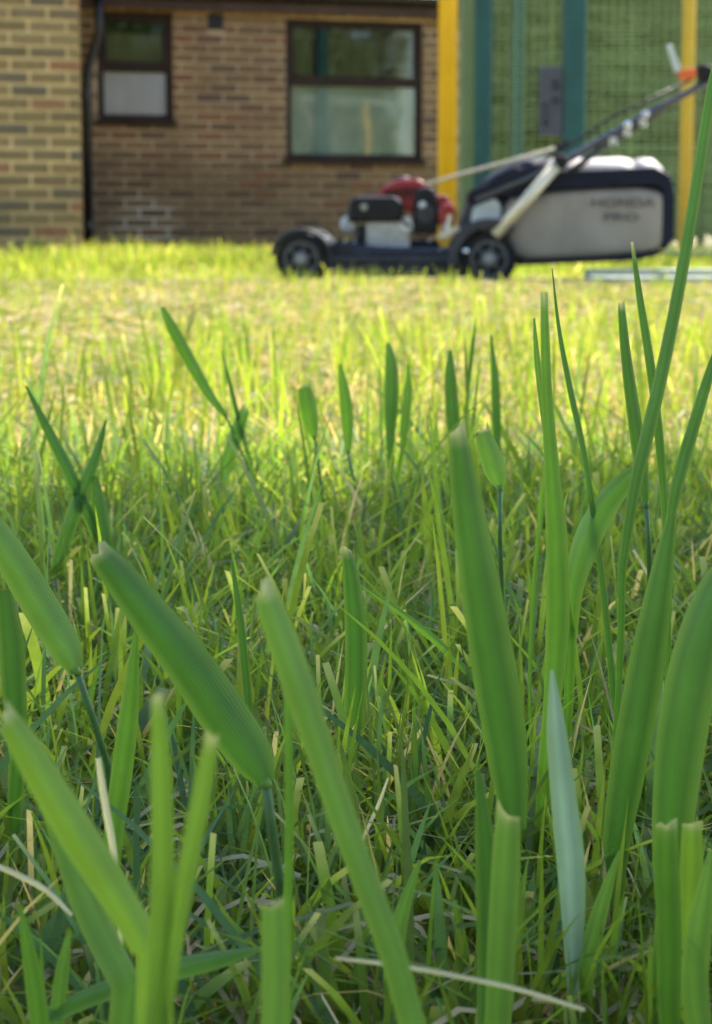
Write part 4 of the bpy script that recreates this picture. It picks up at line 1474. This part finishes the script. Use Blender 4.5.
H([(232, 562, 3), (240, 620, 8), (246, 680, 9), (250, 730, 8)], 0.391, 'narrow upright blade rising behind the widest left blade', 'd')
H([(287, 655, 6), (288, 730, 8), (289, 810, 9), (288, 900, 9)], 0.247, 'thin blurred upright blade right of the widest blade stem', 'g')
H([(4, 716, 22), (22, 742, 30), (50, 792, 36), (85, 850, 38), (120, 905, 34), (150, 960, 30)], 0.204, 'blurred yellow green blade arching in from the lower left edge', 'y', cut=True, turn=0.25)
H([(44, 800, 10), (70, 860, 26), (95, 920, 32), (128, 985, 30)], 0.247, 'dull blurred blade below the arching lower left blade', 'p', turn=-0.3)
H([(157, 694, 12), (160, 760, 20), (162, 850, 24), (160, 940, 26), (155, 1030, 26)], 0.187, 'blurred pale upright blade at lower left, left of a leaning twin', 'y', cut=True)
H([(212, 735, 14), (202, 790, 20), (188, 860, 20), (174, 930, 20), (164, 1000, 18)], 0.187, 'blurred pale blade leaning right from the lower left upright one', 'y', cut=True, turn=0.2)
H([(272, 900, 24), (274, 940, 28), (274, 990, 28), (272, 1040, 28)], 0.187, 'cut off blurred stub at the bottom edge, left of centre', 'p', cut=True)
H([(262, 948, 4), (215, 960, 18), (160, 972, 22), (100, 992, 20), (40, 1018, 16)], 0.260, 'blade lying almost flat across the bottom left corner', 'g', turn=0.5)
H([(20, 905, 3), (28, 950, 14), (36, 1000, 20), (40, 1040, 20)], 0.247, 'soft upright leaf in the bottom left corner', 'g')
H([(70, 930, 3), (62, 970, 14), (55, 1030, 18)], 0.260, 'short leaf leaning left in the bottom left corner', 'p')
# centre right
H([(457, 428, 17), (463, 480, 28), (472, 545, 36), (484, 620, 43), (497, 700, 46), (507, 765, 40), (514, 830, 24)], 0.280, 'largest centre right blade with square cut tip standing upright', 'd', cut=True, turn=0.1, stem=[(512, 900), (508, 980)])
H([(508, 812, 24), (505, 870, 30), (501, 940, 30), (497, 1030, 28)], 0.247, 'cut off stub in front of the largest blade, reaching the bottom edge', 'p', cut=True)
H([(478, 770, 5), (486, 850, 22), (490, 930, 26), (490, 1030, 24)], 0.254, 'dull leaf left of the cut stub under the largest blade', 'd', turn=-0.3)
H([(450, 350, 3), (450, 378, 12), (452, 412, 14), (455, 450, 10)], 0.760, 'spear tip rising just behind the square cut tip', 'd')
H([(476, 318, 1), (472, 350, 4), (468, 385, 4), (465, 425, 3)], 0.760, 'needle thin blade right of the spear tip', 'd')
H([(482, 430, 14), (487, 448, 21), (494, 472, 22), (500, 488, 8)], 0.414, 'short curled leaf jutting from a dark straight stem', 'p', cut=True, stem=[(500, 540), (503, 615)], turn=0.3)
H([(491, 335, 2), (494, 370, 7), (496, 410, 9), (497, 450, 8)], 0.760, 'narrow blade right above the short curled leaf', 'd')
H([(544, 292, 7), (545, 340, 9), (547, 400, 11), (551, 465, 15), (556, 540, 22), (557, 620, 24), (552, 700, 18)], 0.356, 'tall straight blade widening downward, right of centre', 'g', cut=True)
H([(534, 318, 2), (537, 360, 6), (543, 410, 7), (548, 450, 5)], 0.380, 'thin blade leaning on the tall straight blade', 'g')
H([(552, 268, 1), (559, 330, 4), (570, 390, 6), (583, 450, 6), (594, 520, 6), (604, 600, 7), (614, 700, 7)], 0.414, 'long dark flower stalk sloping down right of the tall straight blade', 'd', fold=0.9)
H([(621, 303, 7), (625, 350, 10), (632, 405, 13), (640, 460, 14), (646, 505, 6)], 0.380, 'narrow blade with square tip left of the tallest grass blade', 'd', cut=True, stem=[(649, 545), (650, 600)])
H([(728, 10, 3), (712, 85, 9), (697, 180, 11), (680, 280, 12), (662, 370, 13), (648, 430, 14), (634, 490, 12), (622, 570, 8)], 0.345, 'tallest grass blade, crossing in front of the grass bag at right', 'd')
H([(632, 242, 3), (640, 300, 7), (650, 365, 9), (658, 430, 9), (664, 500, 7)], 0.391, 'dark slender blade with white tip below the bag lettering', 'd', cut=True)
H([(735, 300, 2), (712, 365, 9), (695, 420, 12), (678, 480, 13), (668, 530, 8)], 0.368, 'blade leaning in from the right edge at mid height', 'd')
H([(672, 515, 8), (664, 560, 20), (652, 630, 32), (640, 700, 37), (627, 775, 36), (616, 850, 28), (612, 930, 20)], 0.325, 'broad dark blade at right leaning up toward the right edge', 'd', turn=-0.15)
H([(728, 560, 20), (708, 610, 40), (692, 670, 50), (678, 745, 50), (670, 830, 42), (668, 920, 30)], 0.280, 'widest blade at the right edge, dull green', 'd', turn=0.2)
H([(648, 462, 4), (628, 478, 18), (604, 506, 26), (584, 545, 27), (572, 590, 20), (570, 640, 12)], 0.414, 'blade folded over behind the tall stalks at right', 'g', turn=0.2)
H([(552, 670, 4), (556, 730, 20), (562, 790, 26), (569, 860, 29), (572, 920, 24), (572, 975, 14)], 0.285, 'blue grey matt leaf underside hanging upright below centre right', 'b', turn=0.1)
H([(666, 822, 22), (666, 870, 26), (668, 930, 26), (668, 1010, 24)], 0.267, 'left one of two square cut stubs near the right edge', 'g', cut=True)
H([(692, 822, 20), (691, 870, 24), (690, 930, 24), (688, 1010, 22)], 0.273, 'right one of two square cut stubs near the right edge', 'y', cut=True)
H([(712, 850, 6), (700, 920, 24), (694, 980, 28), (700, 1040, 26)], 0.260, 'pale leaf in the bottom right corner', 'p')
H([(620, 850, 3), (600, 910, 16), (585, 970, 20), (578, 1030, 20)], 0.286, 'leaf leaning right along the bottom edge, right of centre', 'p', turn=0.3)
H([(420, 860, 4), (400, 920, 16), (392, 980, 20), (395, 1040, 20)], 0.286, 'soft leaf at the bottom edge between the cut stubs', 'p')
H([(455, 900, 4), (462, 950, 14), (470, 1000, 16), (476, 1040, 16)], 0.312, 'short leaf at bottom centre leaning left', 'y')
H([(360, 585, 2), (400, 612, 6), (440, 645, 8), (475, 680, 6)], 0.460, 'thin blade sloping down to the right across the centre', 'g', flat=True)
H([(500, 640, 2), (470, 672, 8), (435, 705, 9), (400, 740, 8), (375, 765, 6)], 0.483, 'thin blade sloping down to the left across the centre', 'g')
# dry stalks
H([(335, 958, 3), (400, 966, 5), (460, 977, 5), (520, 990, 5), (585, 1010, 4)], 0.235, 'long dry straw lying across the bottom right', 's', fold=0.9, flat=True)
H([(98, 758, 6), (104, 800, 8), (112, 845, 8), (116, 878, 6)], 0.28, 'white dry stalk standing between the left blades', 's', fold=0.9)
H([(-12, 862, 5), (15, 874, 6), (45, 890, 6), (72, 915, 4)], 0.27, 'white dry stalk poking in from the left edge', 's', fold=0.9, flat=True)
H([(388, 778, 2), (378, 805, 4), (362, 840, 4), (352, 865, 3)], 0.345, 'short dry straw slanting beside the blue green centre blade', 's', fold=0.9)
